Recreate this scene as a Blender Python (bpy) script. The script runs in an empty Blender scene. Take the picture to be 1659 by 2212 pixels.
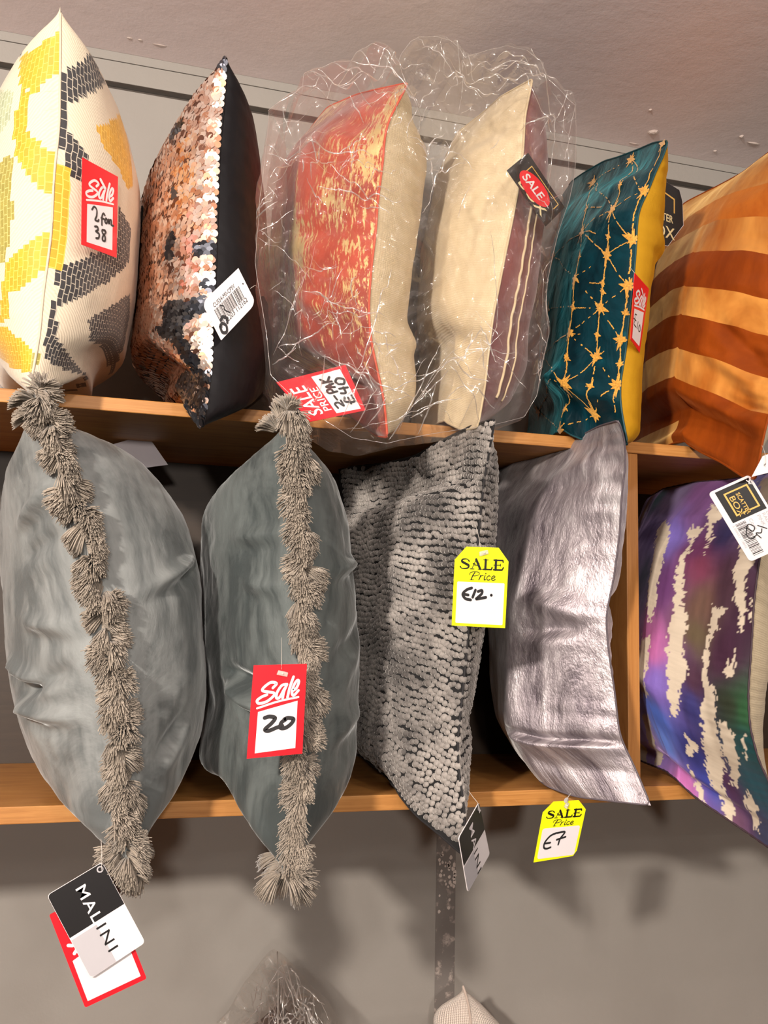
import bpy, bmesh, math, random
import numpy as np
from mathutils import Vector, Matrix
rng = np.random.default_rng(7); random.seed(7)
SC = bpy.context.scene; COL = SC.collection

# ------------------------------------------------------------------ camera
F = 2150.0; CX, CY = 829.5, 1106.0
def unit(v): v = np.asarray(v, float); return v/np.linalg.norm(v)
Xc = unit((6920, 389, F)); Zc = np.array((375, -18540, F), float); Zc = unit(Zc - Xc*np.dot(Zc, Xc))
Yc = np.cross(Zc, Xc)
RC = np.stack([Xc, Yc, Zc], 1)                 # world axes seen from the camera (x right, y down, z forward)
CAM = np.array((0.0, -1.1, 1.45))
def at(px, py, Y):                              # a point of the photograph at depth Y
    r = RC.T @ np.array(((px-CX)/F, (py-CY)/F, 1.0)); t = (Y-CAM[1])/r[1]
    return CAM + r*t
def proj(P):
    q = (np.asarray(P)-CAM) @ RC.T
    return np.stack([CX+F*q[..., 0]/q[..., 2], CY+F*q[..., 1]/q[..., 2]], -1)
cd = bpy.data.cameras.new('camera'); cam = bpy.data.objects.new('camera', cd); COL.objects.link(cam)
rw, dw, fw = RC[0], RC[1], RC[2]
m = Matrix.Identity(4)
for i in range(3): m[i][0] = rw[i]; m[i][1] = -dw[i]; m[i][2] = -fw[i]; m[i][3] = CAM[i]
cam.matrix_world = m
cd.sensor_fit = 'VERTICAL'; cd.sensor_height = 36; cd.sensor_width = 27; cd.lens = 36*F/2212; cd.clip_start = .02
SC.camera = cam

# ------------------------------------------------------------------ world, lamps, exposure
w = bpy.data.worlds.new('world'); SC.world = w; w.use_nodes = True
nt = w.node_tree; bg = nt.nodes['Background']
tc = nt.nodes.new('ShaderNodeTexCoord'); wn = nt.nodes.new('ShaderNodeTexNoise'); wn.inputs['Scale'].default_value = 2.2; wn.inputs['Detail'].default_value = 3
wr = nt.nodes.new('ShaderNodeValToRGB'); wr.color_ramp.elements[0].position = .38; wr.color_ramp.elements[1].position = .66
wr.color_ramp.elements[0].color = (.10, .085, .075, 1); wr.color_ramp.elements[1].color = (1.0, .87, .76, 1)
nt.links.new(tc.outputs['Generated'], wn.inputs['Vector']); nt.links.new(wn.outputs['Fac'], wr.inputs['Fac']); nt.links.new(wr.outputs['Color'], bg.inputs['Color'])
bg.inputs['Strength'].default_value = .07
def lamp(name, loc, tgt, energy, size, color, spread=180):
    ld = bpy.data.lights.new(name, 'AREA'); ld.shape = 'DISK'; ld.size = size; ld.energy = energy; ld.color = color; ld.spread = math.radians(spread)
    o = bpy.data.objects.new(name, ld); COL.objects.link(o); o.location = loc
    o.rotation_euler = (Vector(tgt)-Vector(loc)).to_track_quat('-Z', 'Y').to_euler(); return o
lamp('key_fill_lamp', (-1.0, -1.75, 2.02), (.35, 0, 1.5), 54, .12, (1, .90, .80))
lamp('key_fill_lamp', (.30, -1.9, 2.10), (.45, 0, 1.5), 5, .09, (1, .91, .82))
lamp('key_fill_lamp', (1.9, -1.5, 2.06), (.6, 0, 1.5), 5, .09, (1, .91, .82))
for lx, ly, lz in ((-.5, -2.6, 2.1), (1.1, -2.4, 2.1), (-1.6, -1.1, 2.05), (.5, -.9, 2.16)): lamp('key_fill_lamp', (lx, ly, lz), (.45, 0, 1.5), 1.6, .04, (1, .92, .84))  # small unseen lamps added only to give more glints
lamp('key_fill_lamp', (-.6, -4.0, 1.76), (.4, 0, 1.8), 40, .2, (1, .91, .83))  # unseen low lamp added as frontal fill for cushions and ceiling
SC.view_settings.view_transform = 'Standard'; SC.view_settings.look = 'None'; SC.view_settings.gamma = 1
SC.view_settings.use_curve_mapping = False; SC.view_settings.exposure = .2

# ------------------------------------------------------------------ helpers
def srgb(r, g, b):
    f = lambda c: (c/255/12.92) if c <= 10.3 else ((c/255+.055)/1.055)**2.4
    return (f(r), f(g), f(b), 1)
def tag(o, label=None, cat=None, group=None, kind=None):
    if label: o['label'] = label
    if cat: o['category'] = cat
    if group: o['group'] = group
    if kind: o['kind'] = kind
    return o
def empty(name, loc, label, cat, group=None):
    o = bpy.data.objects.new(name, None); COL.objects.link(o); o.location = tuple(loc); o.empty_display_size = .02
    return tag(o, label, cat, group)
class MB:                                       # collects geometry, links it as ONE mesh object
    def __init__(s): s.V = []; s.Fc = []; s.mi = []; s.n = 0
    def add(s, V, Fs, mi=0):
        s.V.append(np.asarray(V, float).reshape(-1, 3))
        for f in Fs: s.Fc.append([i+s.n for i in f]); s.mi.append(mi)
        s.n += len(s.V[-1])
    def box(s, lo, hi, mi=0):
        x0, y0, z0 = lo; x1, y1, z1 = hi
        s.add([(x, y, z) for x in (x0, x1) for y in (y0, y1) for z in (z0, z1)], [(0, 1, 3, 2), (4, 6, 7, 5), (0, 4, 5, 1), (2, 3, 7, 6), (0, 2, 6, 4), (1, 5, 7, 3)], mi)
    def tube(s, P, r, n=6, mi=0):
        P = np.asarray(P, float); k = len(P); r = np.broadcast_to(r, (k,))
        T = np.gradient(P, axis=0); T /= np.linalg.norm(T, axis=1, keepdims=True)+1e-12
        a = np.array((0, 0, 1.)) if abs(T[0][2]) < .9 else np.array((1., 0, 0))
        N = np.cross(T, a); N /= np.linalg.norm(N, axis=1, keepdims=True)+1e-12; B = np.cross(T, N)
        th = np.arange(n)*2*math.pi/n
        V = P[:, None]+r[:, None, None]*(np.cos(th)[None, :, None]*N[:, None]+np.sin(th)[None, :, None]*B[:, None])
        fs = [(i*n+j, i*n+(j+1) % n, (i+1)*n+(j+1) % n, (i+1)*n+j) for i in range(k-1) for j in range(n)]
        fs += [tuple(range(n))[::-1], tuple(range((k-1)*n, k*n))]
        s.add(V, fs, mi)
    def build(s, name, mats, parent=None, smooth=True, bevel=0):
        me = bpy.data.meshes.new(name); V = np.concatenate(s.V)
        org = np.zeros(3); p = parent
        while p: org = org+np.array(p.location); p = p.parent
        me.from_pydata((V-org).tolist(), [], s.Fc)
        mats = mats if isinstance(mats, (list, tuple)) else [mats]
        for mm in mats: me.materials.append(mm)
        me.polygons.foreach_set('material_index', s.mi)
        me.polygons.foreach_set('use_smooth', [smooth]*len(s.Fc)); me.update()
        o = bpy.data.objects.new(name, me); COL.objects.link(o)
        if parent: o.parent = parent
        if bevel:
            b = o.modifiers.new('bevel', 'BEVEL'); b.width = bevel; b.segments = 2; b.limit_method = 'ANGLE'
        return o
def vnoise(x, y, seed=0):                       # smooth value noise
    xi = np.floor(x).astype(np.int64); yi = np.floor(y).astype(np.int64); fx = x-xi; fy = y-yi
    def h(a, b):
        n = (a*374761393+b*668265263+seed*974634777) & 0x7fffffff
        n = ((n ^ (n >> 13))*1274126177) & 0x7fffffff; n = n ^ (n >> 16); return (n & 0xffff)/65535.0
    sx = fx*fx*(3-2*fx); sy = fy*fy*(3-2*fy)
    return (h(xi, yi)*(1-sx)+h(xi+1, yi)*sx)*(1-sy)+(h(xi, yi+1)*(1-sx)+h(xi+1, yi+1)*sx)*sy
def fbm(x, y, seed=0, o=4):
    s = 0; a = .5; t = 0
    for k in range(o): s = s+a*vnoise(x*2**k, y*2**k, seed+k*17); t += a; a *= .5
    return s/t

# ------------------------------------------------------------------ materials
class NM:
    def __init__(s, name):
        s.m = bpy.data.materials.new(name); s.m.use_nodes = True; s.t = s.m.node_tree; s.b = s.t.nodes['Principled BSDF']
    def n(s, typ, **kw):
        o = s.t.nodes.new('ShaderNode'+typ)
        for k, v in kw.items():
            if k in o.inputs: o.inputs[k].default_value = v
            else: setattr(o, k, v)
        return o
    def l(s, a, b): s.t.links.new(a, b)
    def set(s, **kw):
        for k, v in kw.items(): s.b.inputs[k.replace('_', ' ')].default_value = v
        return s
    def coords(s, uv=True, scale=(1, 1, 1)):
        tc = s.n('TexCoord'); mp = s.n('Mapping', Scale=scale); s.l(tc.outputs['UV' if uv else 'Object'], mp.inputs['Vector']); return mp.outputs['Vector']
    def noise(s, vec, scale, detail=4, rough=.55, dist=0):
        o = s.n('TexNoise', Scale=scale, Detail=detail, Roughness=rough, Distortion=dist); s.l(vec, o.inputs['Vector']); return o.outputs['Fac']
    def ramp(s, fac, stops):
        o = s.n('ValToRGB'); e = o.color_ramp.elements
        while len(e) < len(stops): e.new(.5)
        for k, (p, c) in enumerate(stops): e[k].position = p; e[k].color = c if len(c) == 4 else (*c, 1)
        s.l(fac, o.inputs['Fac']); return o.outputs['Color']
    def mix(s, fac, a, b):
        o = s.n('Mix', data_type='RGBA')
        for v, k in ((fac, 0), (a, 6), (b, 7)):
            if isinstance(v, (int, float, tuple)): o.inputs[k].default_value = v
            else: s.l(v, o.inputs[k])
        return o.outputs[2]
    def math(s, op, a, b=0.0):
        o = s.n('Math', operation=op)
        for v, k in ((a, 0), (b, 1)):
            if isinstance(v, (int, float)): o.inputs[k].default_value = v
            else: s.l(v, o.inputs[k])
        return o.outputs[0]
    def bump(s, h, strength=.3, dist=.002):
        o = s.n('Bump', Strength=strength, Distance=dist)
        if s.b.inputs['Normal'].links: s.l(s.b.inputs['Normal'].links[0].from_socket, o.inputs['Normal'])
        s.l(h, o.inputs['Height']); s.l(o.outputs['Normal'], s.b.inputs['Normal']); return s
    def base(s, c):
        if isinstance(c, tuple): s.b.inputs['Base Color'].default_value = c
        else: s.l(c, s.b.inputs['Base Color'])
        return s
def plain(name, c, rough=.6, **kw): return NM(name).base(c).set(Roughness=rough, **kw).m
def velvet(name, c1, c2, sheen=.6, rough=.55, scale=14, stretch=(1, .5, 1), tint=None, spec=.25):
    q = NM(name); v = q.coords(True, stretch); f = q.noise(v, scale, 5, .6, .6); q.base(q.ramp(f, [(.35, c1), (.65, c2)]))
    q.set(Roughness=rough, Sheen_Weight=sheen, Sheen_Roughness=.35, Specular_IOR_Level=spec)
    q.b.inputs['Sheen Tint'].default_value = tint or c2
    q.bump(q.noise(v, scale*2.2, 4, .6), .35, .004); q.bump(q.noise(q.coords(), 900, 2), .12, .0006); return q.m
def linen(name, c1, c2, sc=420, rough=.85):
    q = NM(name); v = q.coords()
    wa = q.n('TexWave', Scale=sc*.32, Distortion=2.5, Detail=2); wa.bands_direction = 'X'; wb = q.n('TexWave', Scale=sc*.32, Distortion=2.5, Detail=2); wb.bands_direction = 'Y'
    q.l(v, wa.inputs['Vector']); q.l(v, wb.inputs['Vector']); h = q.math('ADD', wa.outputs['Fac'], wb.outputs['Fac'])
    n = q.noise(v, 60, 5); q.base(q.mix(q.math('MULTIPLY', h, .4), q.ramp(n, [(.3, c1), (.7, c2)]), c2)); q.set(Roughness=rough, Sheen_Weight=.2, Specular_IOR_Level=.2)
    q.bump(h, .35, .0006); return q.m
def wood(name, c1, c2, c3, scale):
    q = NM(name); v = q.coords(False, scale); f = q.noise(v, 6, 8, .65, 1.2); g = q.noise(v, 40, 4, .6)
    q.base(q.mix(q.math('MULTIPLY', g, .35), q.ramp(f, [(.25, c1), (.5, c2), (.75, c3)]), c1)); q.set(Roughness=.48, Specular_IOR_Level=.4); q.bump(g, .1, .0006); return q.m
def paint(name, c1, c2, rough=.55, bs=.25):
    q = NM(name); v = q.coords(False); f = q.noise(v, 3, 4, .6); q.base(q.ramp(f, [(.3, c1), (.7, c2)])); q.set(Roughness=rough, Specular_IOR_Level=.45)
    q.bump(q.noise(v, 26, 5, .6), bs, .004); q.bump(q.noise(v, 160, 3), .15, .0012); return q.m
MT = {}
MT['wall'] = paint('wall_paint', srgb(140, 135, 129), srgb(147, 142, 136), .6, .10)
MT['ceil'] = paint('ceiling_paint', srgb(238, 226, 228), srgb(243, 232, 234), .38, .18)
MT['gap'] = plain('dark_gap', srgb(70, 62, 56), .8)
MT['oak'] = wood('oak_veneer', srgb(150, 96, 44), srgb(182, 126, 66), srgb(196, 144, 82), (1.2, 9, 30))
MT['oakv'] = wood('oak_veneer_upright', srgb(150, 96, 44), srgb(178, 120, 62), srgb(192, 138, 76), (30, 9, 1.2))
MT['white'] = plain('white_card', srgb(222, 215, 216), .5)
MT['red'] = plain('red_print', srgb(222, 16, 32), .4)
MT['black'] = plain('black_print', srgb(22, 19, 20), .4)
MT['ink'] = plain('marker_ink', srgb(34, 32, 34), .5)
MT['yellow'] = plain('yellow_card', srgb(240, 240, 10), .5)
MT['grey'] = plain('grey_print', srgb(176, 172, 176), .5)
MT['gold'] = plain('gold_print', srgb(214, 172, 88), .35)
MT['cream'] = plain('cream_print', srgb(225, 210, 160), .45)
q = NM('clear_plastic'); q.base(srgb(235, 225, 215)).set(Roughness=.2, Alpha=.45); MT['barb'] = q.m
q = NM('nylon_thread'); q.base(srgb(205, 198, 190)).set(Roughness=.3, Alpha=.75); MT['thread'] = q.m

# ------------------------------------------------------------------ cushions: a lofted shell through seam, silhouettes and shelf
SH_T, SH_L = 1.692, 1.262
def smooth1(a, n):
    a = np.array(a, float)
    for _ in range(n):
        b = a.copy(); b[1:-1] = .25*a[:-2]+.5*a[1:-1]+.25*a[2:]; a = b
    return a
def resample(P, n, sm=0):
    P = np.asarray(P, float); d = np.r_[0, np.cumsum(np.linalg.norm(np.diff(P, axis=0), axis=1))]
    t = np.linspace(0, d[-1], n); Q = np.stack([np.interp(t, d, P[:, k]) for k in range(P.shape[1])], 1)
    for _ in range(sm):
        R = Q.copy(); R[1:-1] = .25*Q[:-2]+.5*Q[1:-1]+.25*Q[2:]; Q = R
    return Q
def prof(u, p=.62): return (4*u*(1-u)).clip(0)**p
def ycurve(y, pts):
    p = sorted(pts, key=lambda q: q[1]); return np.interp(y, [q[1] for q in p], [q[0] for q in p], left=np.nan, right=np.nan)
def loft(c, NU=60, NV=80):
    """returns grid mid M(v,u), normal n, side amplitudes aL,aR (per v)"""
    pts = c['seam']; n = len(pts)
    yt, ym, yb = c['Y']
    Fp = []
    tt = np.linspace(0, 1, n)
    cum = np.r_[0, np.cumsum([math.hypot(pts[i+1][0]-pts[i][0], pts[i+1][1]-pts[i][1]) for i in range(n-1)])]; cum /= cum[-1]
    for (x, y), t in zip(pts, cum):   # top -> bottom
        w = 4*t*(1-t); base = yt*(1-t)+yb*t; mid = ym-(yt+yb)/2
        Fp.append(at(x, y, base+mid*min(1, w**.7)))
    Fr = resample(Fp[::-1], NV, 14)       # v: 0 bottom..1 top
    uf = (1-np.cos(np.pi*np.linspace(0, 1, 800)))/2; v = np.linspace(0, 1, NV)
    arc = np.r_[0, np.cumsum(np.hypot(np.diff(uf)*c.get('W', .43), np.diff(c.get('arcA', .085)*(4*uf*(1-uf))**.62)))]; u = np.interp(np.linspace(0, arc[-1], NU), arc, uf)
    W = c.get('W', .43); yaw = math.radians(c.get('yaw', 0)); d = np.array((math.sin(yaw), math.cos(yaw), 0))
    shelf = c['shelf']
    B0 = Fr[0]+W*d; B1 = Fr[-1]+W*d
    B0[2] = shelf+.012+c.get('bb', 0); B1[2] = Fr[-1][2]+c.get('bt', -.0)
    B0[0] += c.get('bx0', 0); B1[0] += c.get('bx1', 0)
    Bk = B0+(B1-B0)*v[:, None]
    Bk = Bk + np.sin(np.pi*v)[:, None]*(-d)*.02
    # bottom edge
    E0 = Fr[0]+(B0-Fr[0])*u[:, None]
    over = np.clip((-Fr[0][1])/max(W, 1e-6)*1.15, .02, .9)
    s = np.clip(u/over, 0, 1); s = s*s*(3-2*s)
    zin = shelf+.012+c.get('bb', 0)*u
    E0[:, 2] = Fr[0][2]*(1-s)+zin*s
    if 'bot' in c:
        bp = c['bot']; yy = np.linspace(Fr[0][1], .004, len(bp)); path = [at(p[0], p[1], q) for p, q in zip(bp, yy)]
        path[0] = Fr[0]; path[-1][2] = max(path[-1][2], shelf+.006)
        x1, y1 = path[-1][0], path[-1][1]
        for k in np.linspace(.12, 1, 8): path.append(np.array((x1+(B0[0]-x1)*k, y1+(B0[1]-y1)*k, max(shelf+.012, path[-1][2]*.0+shelf+.012))))
        E0 = resample(path, NU, 4); E0[E0[:, 1] > 0, 2] = np.maximum(E0[E0[:, 1] > 0, 2], shelf+.008)
        B0 = E0[-1]; Bk = Bk+(B0-Bk[0])*(1-v)[:, None]
    if 'top' in c:   # pixel path of the top edge, front -> back
        tp = np.array(c['top'], float); yy = Fr[-1][1]+W*np.linspace(0, 1, len(tp))*c.get('topdepth', 1)
        E1 = resample([at(p[0], p[1], q) for p, q in zip(tp, yy)], NU, 6); E1 = E1 + (Fr[-1]-E1[0])*(1-u)[:, None]
        Bk = Bk + (E1[-1]-Bk[-1])*v[:, None]
    else:
        E1 = Fr[-1]+(Bk[-1]-Fr[-1])*u[:, None]
        E1[:, 2] -= c.get('sagT', .04)*np.sin(np.pi*u)**.7
    E0 = E0+(Bk[0]-E0[-1])*u[:, None]
    U = u[None, :, None]; V = v[:, None, None]
    M = (1-U)*Fr[:, None]+U*Bk[:, None]+(1-V)*E0[None]+V*E1[None] - ((1-U)*(1-V)*Fr[0]+U*(1-V)*Bk[0]+(1-U)*V*Fr[-1]+U*V*Bk[-1])
    nrm = np.cross(np.gradient(M, axis=1), np.gradient(M, axis=0)); nrm /= np.linalg.norm(nrm, axis=2, keepdims=True)+1e-12
    if nrm[NV//2, NU//2, 0] < 0: nrm = -nrm
    nrm = np.tile(nrm[6:-6, 6:-6].mean((0, 1)), (NV, NU, 1))
    P = (4*u*(1-u)).clip(1e-9)[None, :]**(c.get('p', .62)+c.get('pe', .4)*(1-prof(v, .5)))[:, None]
    amps = {}
    for side, sg in (('left', -1), ('right', 1)):
        a = np.full(NV, .001); tgt = c[side]; amax = c.get('max'+side, .13)
        lim = amax*np.minimum(1, (c.get('lk', 2.2) if sg < 0 else c.get('lkR', c.get('lk', 2.2)))*prof(v, .75))
        for j in range(NV):
            def ok(A):
                q = proj(M[j]+sg*A*P[j][:, None]*nrm[j]); t = ycurve(q[:, 1], tgt)
                dlt = (q[:, 0]-t)*sg
                if shelf == SH_T:      # what the board hides is free
                    fy = proj(np.stack([M[j][:, 0], 0*M[j][:, 0], 0*M[j][:, 0]+SH_T], 1))[:, 1]; dlt = np.where((M[j][:, 1] > -.005) & (q[:, 1] > fy-6), -1, dlt)
                dlt = dlt[~np.isnan(dlt)]
                return True if len(dlt) == 0 else dlt.max() <= 0
            lo, hi = .0, lim[j]
            if ok(hi): lo = hi
            else:
                for _ in range(18):
                    m = (lo+hi)/2
                    if ok(m): lo = m
                    else: hi = m
            a[j] = lo
        a = np.minimum(smooth1(a, c.get('asm', 10)), smooth1(np.minimum(a*1.12+.001, 1), 3)); a = np.minimum(a, np.r_[0, a[1:-1], 0]); a = np.maximum(a, .0)
        amps[side] = a
    return dict(M=M, n=nrm, P=P, aL=amps['left'], aR=amps['right'], u=np.linspace(0, 1, NU), v=v, arc=arc[-1], uf=u)
def faces(L):
    l = L['M']-L['aL'][:, None, None]*L['P'][..., None]*L['n']; r = L['M']+L['aR'][:, None, None]*L['P'][..., None]*L['n']
    return l, r
C = {}
C['geo'] = dict(lk=5, asm=6, p=.52, pe=.12, shelf=SH_T, Y=(-.10, -.09, -.10), W=.40, bt=-.03,
 seam=[(130,15),(131,86),(130,159),(129,206),(129,266),(124,314),(119,352),(115,412),(112,498),(101,580),(92,644),(86,722),(79,760),(69,816),(62,845)],
 left=[(116,15),(86,56),(56,99),(39,116),(17,159),(0,193),(-45,260),(-75,330),(-90,430),(-92,560),(-80,680),(-55,760),(-20,815),(15,850),(62,875)],
 right=[(136,13),(148,28),(195,107),(228,167),(258,240),(283,326),(301,408),(303,494),(299,580),(292,666),(281,730),(266,795),(245,820),(189,842),(137,859),(62,870)])
C['seq'] = dict(lk=5, asm=6, p=.52, pe=.12, shelf=SH_T, Y=(-.08, -.09, -.13), W=.41, bt=-.03,
 seam=[(490,120),(487,189),(483,240),(474,326),(472,408),(470,472),(467,558),(464,640),(462,709),(456,795),(449,859),(440,919)],
 left=[(485,118),(462,142),(438,185),(408,232),(378,275),(344,335),(313,387),(308,430),(303,520),(298,620),(294,700),(286,760),(295,805),(331,842),(399,898),(438,921)],
 right=[(493,118),(515,163),(541,210),(554,279),(562,350),(572,450),(580,560),(588,660),(592,740),(588,820),(571,863),(510,893),(451,915),(440,922)])
C['coral'] = dict(lk=5, asm=5, p=.5, pe=.08, shelf=SH_T, Y=(-.04, -.05, -.10), W=.36, yaw=-8, top=[(882,179),(807,195),(771,204),(708,231),(672,276),(640,330)], bot=[(837,945),(812,941),(753,910)], bt=-.06,
 seam=[(882,179),(858,225),(838,262),(830,300),(828,344),(816,434),(812,502),(803,570),(796,660),(800,728),(814,796),(830,864),(837,945)],
 left=[(880,178),(807,195),(771,204),(708,231),(672,276),(636,312),(600,366),(588,457),(583,570),(584,683),(585,773),(598,840),(630,890),(700,925),(812,948),(836,952)],
 right=[(884,178),(890,267),(922,303),(921,366),(909,457),(899,525),(884,615),(875,683),(889,728),(898,796),(893,864),(848,941),(838,950)])
C['cream'] = dict(lk=5, asm=5, p=.5, pe=.08, shelf=SH_T, Y=(-.05, -.06, -.10), W=.37, yaw=4, top=[(1151,170),(1083,208),(1043,244),(990,285),(965,330)], bot=[(1032,923),(1000,930),(960,923)], bx0=.015, bt=-.06,
 seam=[(1151,170),(1133,253),(1131,321),(1119,412),(1106,480),(1092,547),(1079,615),(1065,683),(1054,773),(1047,841),(1032,923)],
 left=[(1148,169),(1083,208),(1043,244),(990,285),(965,330),(940,389),(926,457),(909,547),(903,638),(898,706),(907,796),(912,850),(930,905),(980,930),(1030,932)],
 right=[(1155,168),(1164,200),(1178,276),(1185,344),(1180,457),(1169,525),(1156,638),(1142,706),(1138,796),(1101,873),(1034,926)])
C['teal'] = dict(lkR=4, p=.45, pe=.08, lk=1.0, shelf=SH_T, Y=(-.06, -.07, -.09), W=.40, yaw=7, bot=[(1357,962),(1290,962),(1214,944)], maxleft=.07, maxright=.125,
 seam=[(1443,304),(1436,333),(1418,366),(1402,409),(1380,452),(1376,481),(1375,518),(1371,575),(1364,640),(1358,695),(1353,749),(1346,792),(1339,829),(1340,872),(1348,919),(1357,962)],
 top=[(1443,304),(1412,308),(1380,322),(1333,340),(1304,348),(1261,373),(1235,391),(1215,420)],
 left=[(1427,301),(1380,322),(1333,340),(1304,348),(1261,373),(1232,393),(1212,467),(1188,557),(1172,680),(1160,800),(1150,860),(1131,905),(1127,915),(1185,937),(1214,948),(1300,966),(1357,970)],
 right=[(1445,302),(1446,315),(1443,358),(1436,424),(1429,503),(1418,565),(1404,626),(1400,684),(1395,738),(1391,792),(1389,847),(1387,901),(1386,933),(1369,955),(1358,970)])
C['orange'] = dict(lk=1.0, shelf=SH_T, Y=(-.10, -.12, -.20), W=.47, yaw=13, bot=[(1632,1035),(1605,1030),(1561,1000),(1514,977),(1480,960)], maxleft=.06, maxright=.10,
 seam=[(1790,245),(1765,330),(1745,430),(1728,540),(1712,640),(1698,740),(1680,830),(1660,900),(1648,950),(1632,1035)],
 top=[(1790,245),(1730,285),(1659,330),(1604,373),(1550,402),(1478,438),(1440,480)],
 left=[(1790,245),(1659,330),(1604,373),(1550,402),(1478,438),(1440,480),(1380,547),(1350,626),(1340,780),(1360,883),(1350,930),(1400,960),(1440,980),(1480,1000),(1540,1030),(1580,1045),(1630,1050)],
 right=[(1795,245),(1900,400),(1910,600),(1880,800),(1800,930),(1700,1000),(1634,1042)])
C['fringe1'] = dict(shelf=SH_L, Y=(-.16, -.125, -.14), W=.43, bt=-.05, sagT=.02,
 seam=[(75,842),(94,901),(132,1001),(165,1089),(188,1166),(212,1249),(226,1332),(237,1414),(251,1497),(262,1580),(265,1663),(262,1745),(264,1801),(272,1856),(290,1885)],
 left=[(72,842),(55,896),(22,951),(3,1001),(1,1100),(3,1277),(8,1387),(22,1486),(41,1552),(72,1641),(110,1718),(154,1768),(215,1812),(285,1890)],
 right=[(80,842),(149,882),(171,896),(215,934),(254,957),(314,1006),(359,1056),(397,1122),(419,1188),(433,1265),(441,1359),(444,1442),(441,1525),(433,1608),(408,1690),(381,1751),(342,1817),(303,1861),(294,1888)])
C['fringe2'] = dict(shelf=SH_L, Y=(-.165, -.12, -.14), W=.43, bt=-.05, sagT=.02,
 seam=[(630,885),(628,925),(640,1003),(650,1082),(650,1187),(651,1292),(653,1397),(655,1501),(653,1606),(646,1711),(638,1790),(628,1868),(622,1900)],
 left=[(626,884),(578,925),(541,967),(510,1003),(480,1045),(452,1072),(434,1134),(428,1220),(430,1300),(434,1400),(440,1501),(432,1580),(431,1659),(452,1722),(489,1769),(531,1805),(581,1842),(618,1900)],
 right=[(634,884),(667,951),(693,977),(720,1024),(735,1072),(751,1134),(762,1229),(767,1344),(772,1449),(770,1554),(762,1632),(746,1711),(725,1763),(699,1805),(668,1840),(626,1902)])
C['bobble'] = dict(lkR=2.2, lk=1.0, shelf=SH_L, Y=(-.145, -.085, -.12), W=.41, bot=[(1000,1848),(949,1803),(897,1761),(851,1718)], maxleft=.07, maxright=.09,
 seam=[(1069,905),(1056,980),(1046,1032),(1038,1110),(1029,1200),(1021,1290),(1012,1370),(999,1500),(988,1603),(991,1681),(1003,1733),(1005,1790),(1000,1848)],
 top=[(1069,905),(1022,918),(949,954),(897,985),(830,1001),(765,1008),(731,1013)],
 left=[(1060,903),(1022,918),(949,954),(897,985),(830,1001),(765,1008),(738,1030),(742,1150),(752,1300),(760,1450),(762,1560),(770,1640),(773,1655),(814,1692),(851,1718),(897,1759),(949,1801),(999,1852)],
 right=[(1071,903),(1073,928),(1070,1110),(1066,1182),(1060,1270),(1053,1354),(1041,1448),(1037,1525),(1053,1603),(1056,1681),(1052,1723),(1043,1764),(1001,1852)])
C['silver'] = dict(lkR=2.2, lk=1.0, shelf=SH_L, Y=(-.125, -.07, -.10), W=.39, yaw=2, bot=[(1406,1740),(1315,1730),(1241,1721),(1168,1700)], maxleft=.07, maxright=.085,
 seam=[(1336,908),(1350,949),(1352,1000),(1343,1064),(1338,1157),(1326,1249),(1308,1332),(1315,1410),(1329,1502),(1338,1590),(1370,1654),(1406,1740)],
 top=[(1336,908),(1292,921),(1241,949),(1181,968),(1112,991),(1080,1010),(1060,1040)],
 left=[(1333,907),(1292,921),(1241,949),(1181,968),(1112,991),(1080,1010),(1058,1050),(1052,1150),(1050,1300),(1058,1450),(1066,1525),(1075,1618),(1112,1673),(1168,1696),(1241,1719),(1315,1728),(1403,1744)],
 right=[(1340,907),(1357,963),(1360,1004),(1356,1032),(1361,1087),(1359,1203),(1356,1318),(1340,1369),(1345,1424),(1361,1479),(1384,1548),(1398,1599),(1402,1650),(1410,1710),(1408,1744)])
C['multi'] = dict(lk=1.0, shelf=SH_L, Y=(-.13, -.13, -.17), W=.43, yaw=5, bot=[(1700,1850),(1659,1830),(1619,1802),(1564,1765),(1504,1724),(1460,1697)], maxleft=.045, maxright=.10,
 seam=[(1720,985),(1690,1050),(1660,1130),(1640,1212),(1629,1295),(1624,1387),(1616,1502),(1620,1571),(1638,1641),(1662,1691),(1690,1770),(1700,1850)],
 top=[(1720,985),(1659,1023),(1564,1037),(1504,1041),(1435,1055),(1400,1075),(1392,1110)],
 left=[(1719,984),(1659,1023),(1564,1037),(1504,1041),(1435,1055),(1392,1078),(1330,1110),(1310,1300),(1320,1500),(1330,1590),(1345,1650),(1370,1690),(1410,1720),(1470,1750),(1530,1790),(1590,1825),(1640,1845),(1698,1856)],
 right=[(1722,984),(1800,1100),(1830,1300),(1830,1500),(1800,1700),(1702,1856)])
# ------------------------------------------------------------------ the setting
def struct(name, mb, m, bevel=0):
    return tag(mb.build(name, m, None, False, bevel), kind='structure')
YW = .34; ZC = 2.283
b = MB(); b.box((-2.2, YW, 0), (3.2, YW+.05, 2.2275)); struct('wall_back', b, MT['wall'])
b = MB(); b.box((-2.2, YW+.012, 2.2285), (3.2, YW+.05, 2.2365)); struct('trim_1', b, MT['gap'])
b = MB(); b.box((-2.2, YW-.003, 2.2372), (3.2, YW+.05, 2.2688)); b.box((-2.2, YW-.0035, 2.2696), (3.2, YW+.05, ZC+.01)); struct('trim_2', b, MT['wall'], .0008)
b = MB(); b.box((-2.2, -4.2, ZC), (3.2, YW-.004, ZC+.04)); struct('ceiling', b, MT['ceil'])
b = MB(); b.box((-2.2, -4.2, -.05), (3.2, YW, 0)); struct('floor', b, plain('floor_tile', srgb(92, 86, 80), .5))
b = MB(); b.box((-.8, -.12, .001), (1.8, YW-.001, .50)); struct('trim_3', b, MT['oak'])
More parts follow.
